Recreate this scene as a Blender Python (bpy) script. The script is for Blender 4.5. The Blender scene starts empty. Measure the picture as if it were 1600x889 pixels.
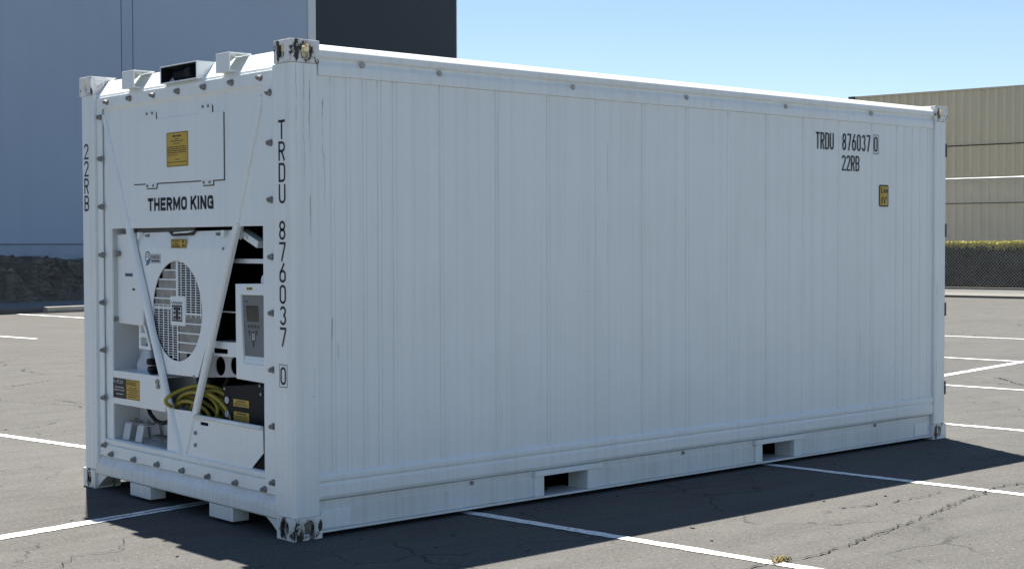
import bpy, bmesh, math, random
from mathutils import Vector, Matrix
from mathutils.geometry import tessellate_polygon

random.seed(7)
S = bpy.context.scene
COL = S.collection

# ------------------------------------------------------------------ camera
cam = bpy.data.cameras.new("camera")
cam.sensor_width = 36.0
cam.sensor_fit = 'HORIZONTAL'
cam.lens = 52.055
cam.clip_start = 0.05
cam.clip_end = 3000
camo = bpy.data.objects.new("camera", cam)
COL.objects.link(camo)
RW = Matrix(((0.7495155, -0.6619812, -0.0027142),
             (0.0208163, 0.0194705, 0.9995937),
             (-0.6616594, -0.7492675, 0.0283735))).transposed()
camo.matrix_world = Matrix.Translation((-4.18313, -6.44267, 1.5445)) @ RW.to_4x4()
S.camera = camo

# ------------------------------------------------------------------ light
SUN_DIR = Vector((0.517, 1.09, 2.591)).normalized()
ELEV = math.asin(SUN_DIR.z)
AZ = math.atan2(SUN_DIR.x, SUN_DIR.y)
W = bpy.data.worlds.new("World")
S.world = W
W.use_nodes = True
nt = W.node_tree
sky = nt.nodes.new("ShaderNodeTexSky")
sky.sky_type = 'NISHITA'
sky.sun_disc = False
sky.sun_elevation = ELEV
sky.sun_rotation = AZ
sky.altitude = 0
sky.air_density = 1.0
sky.dust_density = 0.0
sky.ozone_density = 2.8
bg = nt.nodes["Background"]
bg.inputs["Strength"].default_value = 0.0495
nt.links.new(sky.outputs["Color"], bg.inputs["Color"])
sun = bpy.data.lights.new("sun", 'SUN')
sun.energy = 5.0
sun.angle = math.radians(0.53)
sun.color = (1.0, 0.95, 0.87)
suno = bpy.data.objects.new("sun", sun)
suno.rotation_euler = SUN_DIR.to_track_quat('Z', 'Y').to_euler()
suno.location = (0, 0, 60)
COL.objects.link(suno)
S.view_settings.view_transform = 'Standard'
S.view_settings.look = 'None'
S.view_settings.exposure = 1.46
S.view_settings.gamma = 1.0
S.view_settings.use_curve_mapping = False


# ------------------------------------------------------------------ helpers
class MB:
    """collects shapes into one mesh"""
    def __init__(s):
        s.bm = bmesh.new()
        s.smooth = []

    def box(s, x0, x1, y0, y1, z0, z1, M=None):
        vs = [s.bm.verts.new((x, y, z)) for x in (x0, x1) for y in (y0, y1) for z in (z0, z1)]
        for f in ((0, 1, 3, 2), (4, 6, 7, 5), (0, 4, 5, 1), (2, 3, 7, 6), (0, 2, 6, 4), (1, 5, 7, 3)):
            s.bm.faces.new([vs[i] for i in f])
        if M is not None:
            bmesh.ops.transform(s.bm, matrix=M, verts=vs)
        return s

    def prism(s, outline, axis, a, b, holes=(), M=None):
        """2-D outline (and holes) pushed along an axis from a to b"""
        def P(p, t):
            if axis == 'x':
                return (t, p[0], p[1])
            if axis == 'y':
                return (p[0], t, p[1])
            return (p[0], p[1], t)
        loops = [list(outline)] + [list(h) for h in holes]
        tris = tessellate_polygon([[Vector((p[0], p[1], 0)) for p in l] for l in loops])
        flat = [p for l in loops for p in l]
        va = [s.bm.verts.new(P(p, a)) for p in flat]
        vb = [s.bm.verts.new(P(p, b)) for p in flat]
        if len(loops) == 1:
            s.bm.faces.new(va)
            s.bm.faces.new(vb[::-1])
        else:
            for t in tris:
                for V_ in (va, vb):
                    try:
                        s.bm.faces.new([V_[i] for i in t])
                    except ValueError:
                        pass
        k = 0
        for l in loops:
            n = len(l)
            for i in range(n):
                j = (i + 1) % n
                s.bm.faces.new((va[k + i], va[k + j], vb[k + j], vb[k + i]))
            k += n
        if M is not None:
            bmesh.ops.transform(s.bm, matrix=M, verts=va + vb)
        return s

    def loft(s, A, B):
        """two matching 3-D loops joined into a solid"""
        a = [s.bm.verts.new(p) for p in A]
        b = [s.bm.verts.new(p) for p in B]
        s.bm.faces.new(a)
        s.bm.faces.new(b[::-1])
        for i in range(len(a)):
            j = (i + 1) % len(a)
            s.bm.faces.new((a[i], a[j], b[j], b[i]))
        return s

    def loft3(s, *loops):
        rings = [[s.bm.verts.new(p) for p in l] for l in loops]
        s.bm.faces.new(rings[0])
        s.bm.faces.new(rings[-1][::-1])
        for a, b in zip(rings, rings[1:]):
            for i in range(len(a)):
                j = (i + 1) % len(a)
                s.bm.faces.new((a[i], a[j], b[j], b[i]))
        return s

    def cyl(s, p0, p1, r, n=16, r2=None):
        p0, p1 = Vector(p0), Vector(p1)
        r2 = r if r2 is None else r2
        d = (p1 - p0).normalized()
        u = d.orthogonal().normalized()
        w = d.cross(u)
        A = [s.bm.verts.new(p0 + (u * math.cos(t) + w * math.sin(t)) * r) for t in [2 * math.pi * i / n for i in range(n)]]
        B = [s.bm.verts.new(p1 + (u * math.cos(t) + w * math.sin(t)) * r2) for t in [2 * math.pi * i / n for i in range(n)]]
        s.bm.faces.new(A)
        s.bm.faces.new(B[::-1])
        for i in range(n):
            f = s.bm.faces.new((A[i], A[(i + 1) % n], B[(i + 1) % n], B[i]))
            if n > 8:
                f.smooth = True
        return s

    def tube(s, pts, r, n=8):
        pts = [Vector(p) for p in pts]
        rings = []
        u = None
        for i, p in enumerate(pts):
            d = (pts[min(i + 1, len(pts) - 1)] - pts[max(i - 1, 0)]).normalized()
            if u is None:
                u = d.orthogonal().normalized()
            u = (u - d * u.dot(d)).normalized()
            w = d.cross(u)
            rings.append([s.bm.verts.new(p + (u * math.cos(t) + w * math.sin(t)) * r)
                          for t in [2 * math.pi * k / n for k in range(n)]])
        for A, B in zip(rings, rings[1:]):
            for k in range(n):
                f = s.bm.faces.new((A[k], A[(k + 1) % n], B[(k + 1) % n], B[k]))
                f.smooth = True
        s.bm.faces.new(rings[0])
        s.bm.faces.new(rings[-1][::-1])
        return s

    def quad(s, a, b, c, d):
        s.bm.faces.new([s.bm.verts.new(p) for p in (a, b, c, d)])
        return s

    def build(s, name, mat, parent=None, bevel=0.0, seg=2, recalc=True):
        if recalc:
            bmesh.ops.recalc_face_normals(s.bm, faces=s.bm.faces[:])
        me = bpy.data.meshes.new(name)
        s.bm.to_mesh(me)
        s.bm.free()
        me.materials.append(mat)
        o = bpy.data.objects.new(name, me)
        COL.objects.link(o)
        if parent is not None:
            o.parent = parent
        if bevel:
            b = o.modifiers.new("bevel", 'BEVEL')
            b.width = bevel
            b.segments = seg
            b.limit_method = 'ANGLE'
            b.angle_limit = math.radians(38)
            b.use_clamp_overlap = True
            b.harden_normals = False
        return o


def thing(name, label, cat, loc=(0, 0, 0), group=None):
    o = bpy.data.objects.new(name, None)
    o.empty_display_size = 0.2
    COL.objects.link(o)
    o.location = loc
    return tag(o, label, cat, group)


def tag(o, label, cat, group=None):
    o["label"] = label
    o["category"] = cat
    if group:
        o["group"] = group
    return o


def setting(o, kind='structure'):
    o["kind"] = kind
    return o


def copy_part(src, parent, loc):
    c = src.copy()
    COL.objects.link(c)
    c.parent = parent
    c.location = loc
    return c


# ------------------------------------------------------------------ materials
def nodes(name):
    m = bpy.data.materials.new(name)
    m.use_nodes = True
    n = m.node_tree
    return m, n, n.nodes["Principled BSDF"], n.links.new


def add(n, kind, **kw):
    x = n.nodes.new(kind)
    for k, v in kw.items():
        if k.startswith('i_'):
            x.inputs[k[2:].replace('_', ' ')].default_value = v
        else:
            setattr(x, k, v)
    return x


def ramp(n, src, lo, hi, L):
    r = add(n, "ShaderNodeMapRange")
    r.inputs["From Min"].default_value = lo
    r.inputs["From Max"].default_value = hi
    L(src, r.inputs["Value"])
    return r.outputs["Result"]


def mix(n, L, fac, a, b):
    x = add(n, "ShaderNodeMix", data_type='RGBA')
    for i, v in ((0, fac), (6, a), (7, b)):
        if hasattr(v, 'is_output'):
            L(v, x.inputs[i])
        else:
            x.inputs[i].default_value = v if i == 0 or len(v) == 4 else (*v, 1)
    return x.outputs[2]


def math_(n, L, op, a, b):
    x = add(n, "ShaderNodeMath", operation=op)
    for i, v in ((0, a), (1, b)):
        if hasattr(v, 'is_output'):
            L(v, x.inputs[i])
        else:
            x.inputs[i].default_value = v
    return x.outputs[0]


def noise(n, L, pos, scale, sc=(1, 1, 1), detail=3, rough=0.55, dist=0.0):
    mp = add(n, "ShaderNodeMapping")
    mp.inputs["Scale"].default_value = sc
    L(pos, mp.inputs["Vector"])
    t = add(n, "ShaderNodeTexNoise")
    t.inputs["Scale"].default_value = scale
    t.inputs["Detail"].default_value = detail
    t.inputs["Roughness"].default_value = rough
    t.inputs["Distortion"].default_value = dist
    L(mp.outputs[0], t.inputs["Vector"])
    return t.outputs["Fac"]


def bump(n, L, h, bsdf, strength, dist=0.01):
    b = add(n, "ShaderNodeBump")
    b.inputs["Strength"].default_value = strength
    b.inputs["Distance"].default_value = dist
    L(h, b.inputs["Height"])
    L(b.outputs[0], bsdf.inputs["Normal"])


def plain(name, col, rough=0.5, metal=0.0, var=0.12, scale=9.0, spec=0.5):
    """paint, plastic or metal with a little uneven wear"""
    m, n, b, L = nodes(name)
    g = add(n, "ShaderNodeNewGeometry").outputs["Position"]
    f = ramp(n, noise(n, L, g, scale), 0.3, 0.7, L)
    L(mix(n, L, f, tuple(c * (1 - var) for c in col), tuple(min(1, c * (1 + var)) for c in col)), b.inputs["Base Color"])
    b.inputs["Roughness"].default_value = rough
    b.inputs["Metallic"].default_value = metal
    b.inputs["Specular IOR Level"].default_value = spec
    return m


def white_paint(name, base=(0.825, 0.86, 0.85), dirt=0.35, scratch=0.0, rough=0.36, wave=0.0, runs=()):
    """white container paint: rain streaks, light grime, orange peel"""
    m, n, b, L = nodes(name)
    g = add(n, "ShaderNodeNewGeometry").outputs["Position"]
    st = noise(n, L, g, 1.0, (26, 26, 0.28), 5, 0.7)
    blot = noise(n, L, g, 2.2, (1, 1, 1), 5, 0.6)
    st2 = ramp(n, st, 0.46, 0.80, L)
    bl2 = ramp(n, blot, 0.40, 0.75, L)
    f = math_(n, L, 'MULTIPLY', math_(n, L, 'ADD', st2, math_(n, L, 'MULTIPLY', bl2, 0.5)), dirt)
    c = mix(n, L, f, base, (0.56, 0.55, 0.51))
    if scratch:
        sc = ramp(n, noise(n, L, g, 1.0, (42, 42, 0.9), 2, 0.5, 0.3), 0.70, 0.745, L)
        lo = ramp(n, noise(n, L, g, 1.0, (1.5, 1.5, 1.3), 2), 0.52, 0.66, L)
        c = mix(n, L, math_(n, L, 'MULTIPLY', math_(n, L, 'MULTIPLY', sc, lo), scratch), c, (0.10, 0.09, 0.07))
    for (sx, sw, s0, s1, sa) in runs:
        xyz = add(n, "ShaderNodeSeparateXYZ")
        L(g, xyz.inputs[0])
        wob = math_(n, L, 'MULTIPLY', math_(n, L, 'SUBTRACT', noise(n, L, g, 1.0, (3, 3, 4), 3), 0.5), 0.02)
        dx = math_(n, L, 'ABSOLUTE', math_(n, L, 'SUBTRACT', math_(n, L, 'ADD', xyz.outputs["X"], wob), sx), 0.0)
        band = ramp(n, dx, sw, sw * 0.3, L)
        up = ramp(n, xyz.outputs["Z"], s1, s1 - 0.02, L)
        lo_ = ramp(n, xyz.outputs["Z"], s0, s0 + (s1 - s0) * 0.5, L)
        side_ = ramp(n, xyz.outputs["Y"], 0.06, 0.05, L)
        brk = ramp(n, noise(n, L, g, 1.0, (60, 60, 9), 3), 0.32, 0.55, L)
        q = math_(n, L, 'MULTIPLY', math_(n, L, 'MULTIPLY', band, math_(n, L, 'MULTIPLY', up, lo_)), math_(n, L, 'MULTIPLY', side_, brk))
        c = mix(n, L, math_(n, L, 'MULTIPLY', q, sa), c, (0.09, 0.08, 0.06))
    sp = ramp(n, noise(n, L, g, 34, (1, 1, 1), 2), 0.77, 0.80, L)
    c = mix(n, L, math_(n, L, 'MULTIPLY', sp, 0.55), c, (0.16, 0.13, 0.10))
    L(c, b.inputs["Base Color"])
    b.inputs["Roughness"].default_value = rough
    fine = noise(n, L, g, 260, (1, 1, 1), 2)
    if wave:
        lg = noise(n, L, g, 1.0, (1.6, 1.6, 0.5), 2)
        fine = math_(n, L, 'ADD', math_(n, L, 'MULTIPLY', fine, 0.05), math_(n, L, 'MULTIPLY', lg, wave))
        bump(n, L, fine, b, 0.4, 0.01)
    else:
        bump(n, L, fine, b, 0.05, 0.002)
    return m


def casting_paint(name, wear, spots=()):
    """corner casting: white paint scuffed to black and rust"""
    m, n, b, L = nodes(name)
    g = add(n, "ShaderNodeNewGeometry").outputs["Position"]
    a = noise(n, L, g, 15, (1, 1, 0.7), 6, 0.7, 0.6)
    blk = ramp(n, a, 0.585 - wear * 0.10, 0.615 - wear * 0.10, L)
    rst = ramp(n, a, 0.535 - wear * 0.10, 0.575 - wear * 0.10, L)
    c = mix(n, L, math_(n, L, 'MULTIPLY', ramp(n, noise(n, L, g, 7), 0.35, 0.7, L), 0.35), (0.80, 0.80, 0.78), (0.60, 0.57, 0.48))
    c = mix(n, L, math_(n, L, 'MULTIPLY', rst, 0.35), c, (0.30, 0.24, 0.16))
    c = mix(n, L, blk, c, (0.022, 0.02, 0.017))
    e = noise(n, L, g, 42, (1, 1, 0.55), 5, 0.7, 0.4)
    for (cx, cy, cz, rx, ry, rz, thr) in spots:
        vm = add(n, "ShaderNodeVectorMath", operation='SUBTRACT')
        L(g, vm.inputs[0])
        vm.inputs[1].default_value = (cx, cy, cz)
        vd = add(n, "ShaderNodeVectorMath", operation='DIVIDE')
        L(vm.outputs[0], vd.inputs[0])
        vd.inputs[1].default_value = (rx, ry, rz)
        ln = add(n, "ShaderNodeVectorMath", operation='LENGTH')
        L(vd.outputs[0], ln.inputs[0])
        near = ramp(n, ln.outputs["Value"], 1.25, 0.7, L)
        q = ramp(n, math_(n, L, 'ADD', e, math_(n, L, 'MULTIPLY', near, 0.30)), thr, thr + 0.03, L)
        q = math_(n, L, 'MULTIPLY', q, ramp(n, near, 0.0, 0.25, L))
        stain = math_(n, L, 'MULTIPLY', near, 0.45)
        c = mix(n, L, stain, c, (0.36, 0.31, 0.23))
        c = mix(n, L, q, c, (0.02, 0.018, 0.015))
    L(c, b.inputs["Base Color"])
    b.inputs["Roughness"].default_value = 0.5
    bump(n, L, a, b, 0.25, 0.004)
    return m


ASPHALT = (0.089, 0.0868, 0.0815)


def asphalt_mat():
    m, n, b, L = nodes("weathered_asphalt")
    g = add(n, "ShaderNodeNewGeometry").outputs["Position"]
    big = ramp(n, noise(n, L, g, 0.35, (1, 1, 1), 4, 0.6), 0.3, 0.7, L)
    mid = ramp(n, noise(n, L, g, 4.0, (1, 1, 1), 5, 0.65), 0.3, 0.7, L)
    grain = ramp(n, noise(n, L, g, 120, (1, 1, 1), 2, 0.7), 0.25, 0.75, L)
    A = ASPHALT
    c = mix(n, L, big, tuple(x * 0.86 for x in A), tuple(x * 1.12 for x in A))
    c = mix(n, L, math_(n, L, 'MULTIPLY', mid, 0.30), c, tuple(x * 0.70 for x in A))
    c = mix(n, L, math_(n, L, 'MULTIPLY', grain, 0.62), c, tuple(x * 0.42 for x in A))
    gr2 = ramp(n, noise(n, L, g, 48, (1, 1, 1), 3, 0.75), 0.52, 0.74, L)
    c = mix(n, L, math_(n, L, 'MULTIPLY', gr2, 0.75), c, tuple(x * 1.75 for x in A))
    gr3 = ramp(n, noise(n, L, g, 31, (1, 1, 1.0), 4, 0.8), 0.62, 0.72, L)
    c = mix(n, L, math_(n, L, 'MULTIPLY', gr3, 0.80), c, tuple(x * 0.35 for x in A))
    st = ramp(n, noise(n, L, g, 1.0, (1.3, 5.0, 1), 5, 0.65, 0.6), 0.35, 0.68, L)
    c = mix(n, L, math_(n, L, 'MULTIPLY', st, 0.34), c, tuple(x * 1.45 for x in A))
    # pale chips and dark pits of the aggregate
    v = add(n, "ShaderNodeTexVoronoi")
    v.inputs["Scale"].default_value = 55
    L(g, v.inputs["Vector"])
    sep = add(n, "ShaderNodeSeparateColor")
    L(v.outputs["Color"], sep.inputs[0])
    near = ramp(n, v.outputs["Distance"], 0.42, 0.25, L)
    pale = math_(n, L, 'MULTIPLY', near, math_(n, L, 'GREATER_THAN', sep.outputs[0], 0.86))
    pit = math_(n, L, 'MULTIPLY', near, math_(n, L, 'GREATER_THAN', sep.outputs[1], 0.92))
    c = mix(n, L, math_(n, L, 'MULTIPLY', pale, 0.32), c, (0.22, 0.215, 0.20))
    c = mix(n, L, math_(n, L, 'MULTIPLY', pit, 0.7), c, (0.025, 0.025, 0.025))
    # patches of broken surface, darker
    pa = ramp(n, noise(n, L, g, 9, (1, 1, 1), 6, 0.75, 0.4), 0.66, 0.70, L)
    pm = ramp(n, noise(n, L, g, 0.9, (1, 1, 1), 3), 0.50, 0.62, L)
    c = mix(n, L, math_(n, L, 'MULTIPLY', math_(n, L, 'MULTIPLY', pa, pm), 0.65), c, (0.032, 0.031, 0.030))
    # crazing cracks in places
    wob = add(n, "ShaderNodeTexNoise")
    wob.inputs["Scale"].default_value = 3.0
    wob.inputs["Detail"].default_value = 5
    L(g, wob.inputs["Vector"])
    vs = add(n, "ShaderNodeVectorMath", operation='MULTIPLY_ADD')
    L(wob.outputs["Color"], vs.inputs[0])
    vs.inputs[1].default_value = (0.55, 0.55, 0.0)
    L(g, vs.inputs[2])
    cr = add(n, "ShaderNodeTexVoronoi", feature='DISTANCE_TO_EDGE')
    cr.inputs["Scale"].default_value = 1.05
    L(vs.outputs[0], cr.inputs["Vector"])
    crk = ramp(n, cr.outputs["Distance"], 0.010, 0.004, L)
    cm = ramp(n, noise(n, L, g, 0.55, (1, 1, 1), 4, 0.6), 0.53, 0.60, L)
    crk = math_(n, L, 'MULTIPLY', crk, cm)
    c = mix(n, L, math_(n, L, 'MULTIPLY', crk, 0.6), c, (0.018, 0.018, 0.017))
    L(c, b.inputs["Base Color"])
    b.inputs["Roughness"].default_value = 0.9
    b.inputs["Specular IOR Level"].default_value = 0.22
    h = math_(n, L, 'SUBTRACT', math_(n, L, 'MULTIPLY', grain, 0.5), math_(n, L, 'ADD', crk, math_(n, L, 'MULTIPLY', pit, 0.6)))
    bump(n, L, h, b, 0.7, 0.006)
    return m


def line_mat():
    m, n, b, L = nodes("worn_line_paint")
    g = add(n, "ShaderNodeNewGeometry").outputs["Position"]
    w = ramp(n, noise(n, L, g, 30, (1, 1, 1), 6, 0.8), 0.545, 0.62, L)
    w2 = ramp(n, noise(n, L, g, 3.0, (1, 1, 1), 4, 0.6), 0.35, 0.75, L)
    c = mix(n, L, math_(n, L, 'MULTIPLY', w2, 0.3), (0.80, 0.80, 0.775), (0.55, 0.545, 0.53))
    c = mix(n, L, math_(n, L, 'MULTIPLY', w, 0.8), c, (0.09, 0.088, 0.084))
    L(c, b.inputs["Base Color"])
    b.inputs["Roughness"].default_value = 0.75
    return m


def concrete_mat(name, col, dark=0.75):
    m, n, b, L = nodes(name)
    g = add(n, "ShaderNodeNewGeometry").outputs["Position"]
    f = ramp(n, noise(n, L, g, 2.5, (1, 1, 1), 6, 0.65), 0.3, 0.7, L)
    f2 = ramp(n, noise(n, L, g, 60, (1, 1, 1), 3, 0.7), 0.3, 0.7, L)
    c = mix(n, L, f, tuple(x * dark for x in col), col)
    c = mix(n, L, math_(n, L, 'MULTIPLY', f2, 0.3), c, tuple(x * 0.6 for x in col))
    L(c, b.inputs["Base Color"])
    b.inputs["Roughness"].default_value = 0.85
    bump(n, L, f2, b, 0.2, 0.004)
    return m


def dirt_mat():
    m, n, b, L = nodes("dry_dirt")
    g = add(n, "ShaderNodeNewGeometry").outputs["Position"]
    f = ramp(n, noise(n, L, g, 1.6, (1, 1, 1), 7, 0.7, 0.5), 0.3, 0.7, L)
    f2 = ramp(n, noise(n, L, g, 4.5, (1, 1, 2.6), 7, 0.72, 0.6), 0.36, 0.62, L)
    c = mix(n, L, f, (0.24, 0.195, 0.14), (0.58, 0.49, 0.37))
    c = mix(n, L, math_(n, L, 'MULTIPLY', f2, 0.6), c, (0.085, 0.068, 0.042))
    L(c, b.inputs["Base Color"])
    b.inputs["Roughness"].default_value = 1.0
    bump(n, L, f2, b, 1.0, 0.12)
    return m


def wall_mat(name, col, streak=0.15):
    m, n, b, L = nodes(name)
    g = add(n, "ShaderNodeNewGeometry").outputs["Position"]
    f = ramp(n, noise(n, L, g, 0.25, (1, 1, 1), 4, 0.6), 0.3, 0.7, L)
    s = ramp(n, noise(n, L, g, 1.0, (2.5, 2.5, 0.12), 4, 0.6), 0.5, 0.8, L)
    c = mix(n, L, f, tuple(x * 0.95 for x in col), tuple(min(1, x * 1.04) for x in col))
    c = mix(n, L, math_(n, L, 'MULTIPLY', s, streak), c, tuple(x * 0.7 for x in col))
    L(c, b.inputs["Base Color"])
    b.inputs["Roughness"].default_value = 0.8
    bump(n, L, noise(n, L, g, 40, (1, 1, 1), 3), b, 0.1, 0.01)
    return m


def leaf_mat(name, a, c2):
    m, n, b, L = nodes(name)
    oi = add(n, "ShaderNodeNewGeometry")
    f = ramp(n, oi.outputs["Random Per Island"], 0.0, 1.0, L)
    L(mix(n, L, f, a, c2), b.inputs["Base Color"])
    b.inputs["Roughness"].default_value = 0.6
    return m


def mesh_guard_mat():
    m, n, b, L = nodes("fine_mesh_guard")
    g = add(n, "ShaderNodeNewGeometry").outputs["Position"]
    sp = add(n, "ShaderNodeSeparateXYZ")
    L(g, sp.inputs[0])
    w = math_(n, L, 'SINE', math_(n, L, 'MULTIPLY', sp.outputs["Y"], 2 * math.pi / 0.0105), 0.0)
    f = ramp(n, w, -0.3, 0.3, L)
    v = ramp(n, noise(n, L, g, 9), 0.3, 0.7, L)
    c = mix(n, L, v, (0.22, 0.213, 0.20), (0.42, 0.405, 0.375))
    L(mix(n, L, math_(n, L, 'MULTIPLY', f, 0.45), c, (0.15, 0.15, 0.15)), b.inputs["Base Color"])
    b.inputs["Roughness"].default_value = 0.5
    b.inputs["Metallic"].default_value = 0.3
    return m


WHITE = white_paint("container_white_paint", dirt=0.30, scratch=0.0)
PANEL = white_paint("container_side_paint", dirt=0.26, scratch=0.35, wave=0.45, rough=0.38, runs=((0.213, 0.0045, 1.92, 2.30, 0.8), (0.222, 0.003, 1.70, 2.02, 0.5), (0.262, 0.004, 0.92, 1.16, 0.55), (0.302, 0.003, 0.88, 1.02, 0.5), (2.42, 0.003, 1.45, 1.62, 0.4), (4.95, 0.004, 0.6, 0.9, 0.3), (5.70, 0.003, 1.0, 1.3, 0.3)))
POST = white_paint("container_post_paint", dirt=0.34, scratch=0.6, runs=((0.035, 0.003, 1.9, 2.47, 0.45), (0.083, 0.003, 1.75, 2.47, 0.55), (0.118, 0.0045, 1.95, 2.40, 0.7), (0.117, 0.004, 1.55, 1.80, 0.7), (0.140, 0.0025, 0.5, 0.9, 0.4), (5.93, 0.005, 0.75, 1.25, 0.55), (5.92, 0.004, 0.45, 0.62, 0.5)))
GRIMY = white_paint("container_grimy_paint", base=(0.77, 0.79, 0.775), dirt=0.65)
UNIT = white_paint("cooling_unit_paint", base=(0.825, 0.86, 0.86), dirt=0.20, rough=0.30)
CAST_TOP = casting_paint("scuffed_casting_paint", 0.12, ((0.036, 0, 2.535, 0.020, 0.03, 0.060, 0.70), (0.096, 0, 2.532, 0.046, 0.02, 0.058, 0.70), (0, 0.115, 2.532, 0.02, 0.018, 0.058, 0.69), (0.16, 0, 2.485, 0.014, 0.02, 0.014, 0.72), (5.93, 0, 2.53, 0.025, 0.02, 0.05, 0.70)))
CAST_BOT = casting_paint("badly_scuffed_casting_paint", 0.16, ((0.03, 0, 0.04, 0.045, 0.05, 0.07, 0.74), (0.096, 0, 0.06, 0.046, 0.02, 0.056, 0.76), (0, 0.09, 0.06, 0.02, 0.045, 0.058, 0.69), (0.165, 0, 0.07, 0.016, 0.02, 0.03, 0.66), (5.915, 0, 0.06, 0.03, 0.02, 0.06, 0.66), (0, 2.36, 0.05, 0.02, 0.03, 0.05, 0.70)))
CREAM = plain("sunlit_casting_fill", (0.62, 0.56, 0.38), 0.7, var=0.25, scale=30)  # cream stands in for sunlight falling into the hollow castings
BLACK = plain("black_lettering", (0.012, 0.012, 0.013), 0.45, var=0.2)
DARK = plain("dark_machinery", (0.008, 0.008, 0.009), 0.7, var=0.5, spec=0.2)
BLKPL = plain("black_plastic", (0.007, 0.008, 0.011), 0.55, spec=0.25)
STEEL = plain("dull_bolt_steel", (0.27, 0.265, 0.255), 0.45, metal=0.3, var=0.35, scale=60)
GREYM = plain("grey_keypad", (0.17, 0.18, 0.19), 0.5, var=0.05)
LGREY = plain("light_grey_label", (0.45, 0.46, 0.47), 0.5, var=0.05)
DGREY = plain("dark_grey", (0.06, 0.062, 0.066), 0.55)
BAYGR = white_paint("bay_grey_paint", base=(0.55, 0.57, 0.59), dirt=0.35)
SCREEN = plain("display_glass", (0.055, 0.055, 0.042), 0.15, var=0.05)
YELLOW = plain("yellow_sticker", (0.55, 0.36, 0.05), 0.5, var=0.06)
CABLEY = plain("yellow_cable", (0.34, 0.27, 0.03), 0.5, var=0.15)
BLUEST = plain("blue_leaf_ink", (0.12, 0.22, 0.35), 0.5)
TANK = plain("bluish_plastic_tank", (0.40, 0.45, 0.52), 0.35)
GASKET = plain("dark_gasket", (0.05, 0.05, 0.052), 0.7)
GUARD = mesh_guard_mat()
GROUND = asphalt_mat()
LINE = line_mat()
CRACK = plain("crack_shadow", (0.018, 0.018, 0.017), 0.95)
KERB = concrete_mat("kerb_concrete", (0.15, 0.145, 0.13))
STOPC = concrete_mat("wheel_stop_concrete", (0.30, 0.28, 0.24), 0.6)
DIRT = dirt_mat()
BWALL = wall_mat("slate_blue_render", (0.36, 0.445, 0.555))
BDARK = wall_mat("charcoal_render", (0.030, 0.043, 0.057), 0.05)
BTRIM = wall_mat("pale_render", (0.66, 0.68, 0.70), 0.05)
BBAND = wall_mat("stained_base_render", (0.33, 0.40, 0.49), 0.4)
TAN = wall_mat("tan_metal_sheet", (0.70, 0.63, 0.475), 0.25)
TANLT = wall_mat("pale_tan_flashing", (0.66, 0.60, 0.48), 0.1)
SHADOWM = plain("dark_joint", (0.03, 0.03, 0.03), 0.8)
GALV = plain("galvanised_wire", (0.55, 0.55, 0.53), 0.5, metal=0.4, var=0.2, scale=3)
LEAF = leaf_mat("dark_shaded_leaf", (0.008, 0.014, 0.005), (0.03, 0.045, 0.014))  # dark green leaf, blackened further to carry the shade on the front
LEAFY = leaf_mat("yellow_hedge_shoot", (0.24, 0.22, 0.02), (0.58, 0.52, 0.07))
HEDGE_SHADE = plain("hedge_inner_shade", (0.012, 0.010, 0.007), 0.9)  # near black, the shade inside the hedge put into the colour
WEED = leaf_mat("dry_weed_leaf", (0.10, 0.085, 0.02), (0.24, 0.18, 0.04))
PEBBLE = plain("pebble", (0.07, 0.068, 0.065), 0.9, var=0.6, scale=40)
STICK = plain("dry_stick", (0.24, 0.22, 0.18), 0.9)

# ------------------------------------------------------------------ places
LU = Vector((0.98775, 0.15596, 0))            # the parking lot's own axes
LV = Vector((-0.15596, 0.98775, 0))
LOT = Matrix(((LU.x, LV.x, 0, 0), (LU.y, LV.y, 0, 0), (0, 0, 1, 0), (0, 0, 0, 1)))
CX, CY, CZ = -4.18313, -6.44267, 1.5445       # where the measurements were sighted from


def E(y, z, t):
    """a sighting on the end plane carried back to depth t"""
    return (y + t * (y - CY) / -CX, z + t * (z - CZ) / -CX)


def SD(x, z, t):
    """a sighting on the side plane carried back to depth t"""
    return (x + t * (x - CX) / -CY, z + t * (z - CZ) / -CY)


# ================================================================== GROUND
g = MB()
N = 1
g.quad((-300, -300, 0), (300, -300, 0), (300, 300, 0), (-300, 300, 0))
setting(g.build("ground", GROUND))


def stripe(u0, v0, u1, v1, w, z=0.004, name="parking_line"):
    m = MB()
    a, b = Vector((u0, v0)), Vector((u1, v1))
    d = (b - a).normalized()
    nrm = Vector((-d.y, d.x))
    L_ = (b - a).length
    n = max(2, int(L_ / 0.05))
    rl, rr = 0, 0
    top, bot = [], []
    for i in range(n + 1):
        p = a + d * (L_ * i / n)
        e1 = w / 2 + random.uniform(-1, 1) * 0.006
        e2 = w / 2 + random.uniform(-1, 1) * 0.006
        top.append(m.bm.verts.new((*(p + nrm * e1), z)))
        bot.append(m.bm.verts.new((*(p - nrm * e2), z)))
    for i in range(n):
        m.bm.faces.new((bot[i], bot[i + 1], top[i + 1], top[i]))
    bmesh.ops.transform(m.bm, matrix=LOT, verts=m.bm.verts[:])
    return setting(m.build(name, LINE))


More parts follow.
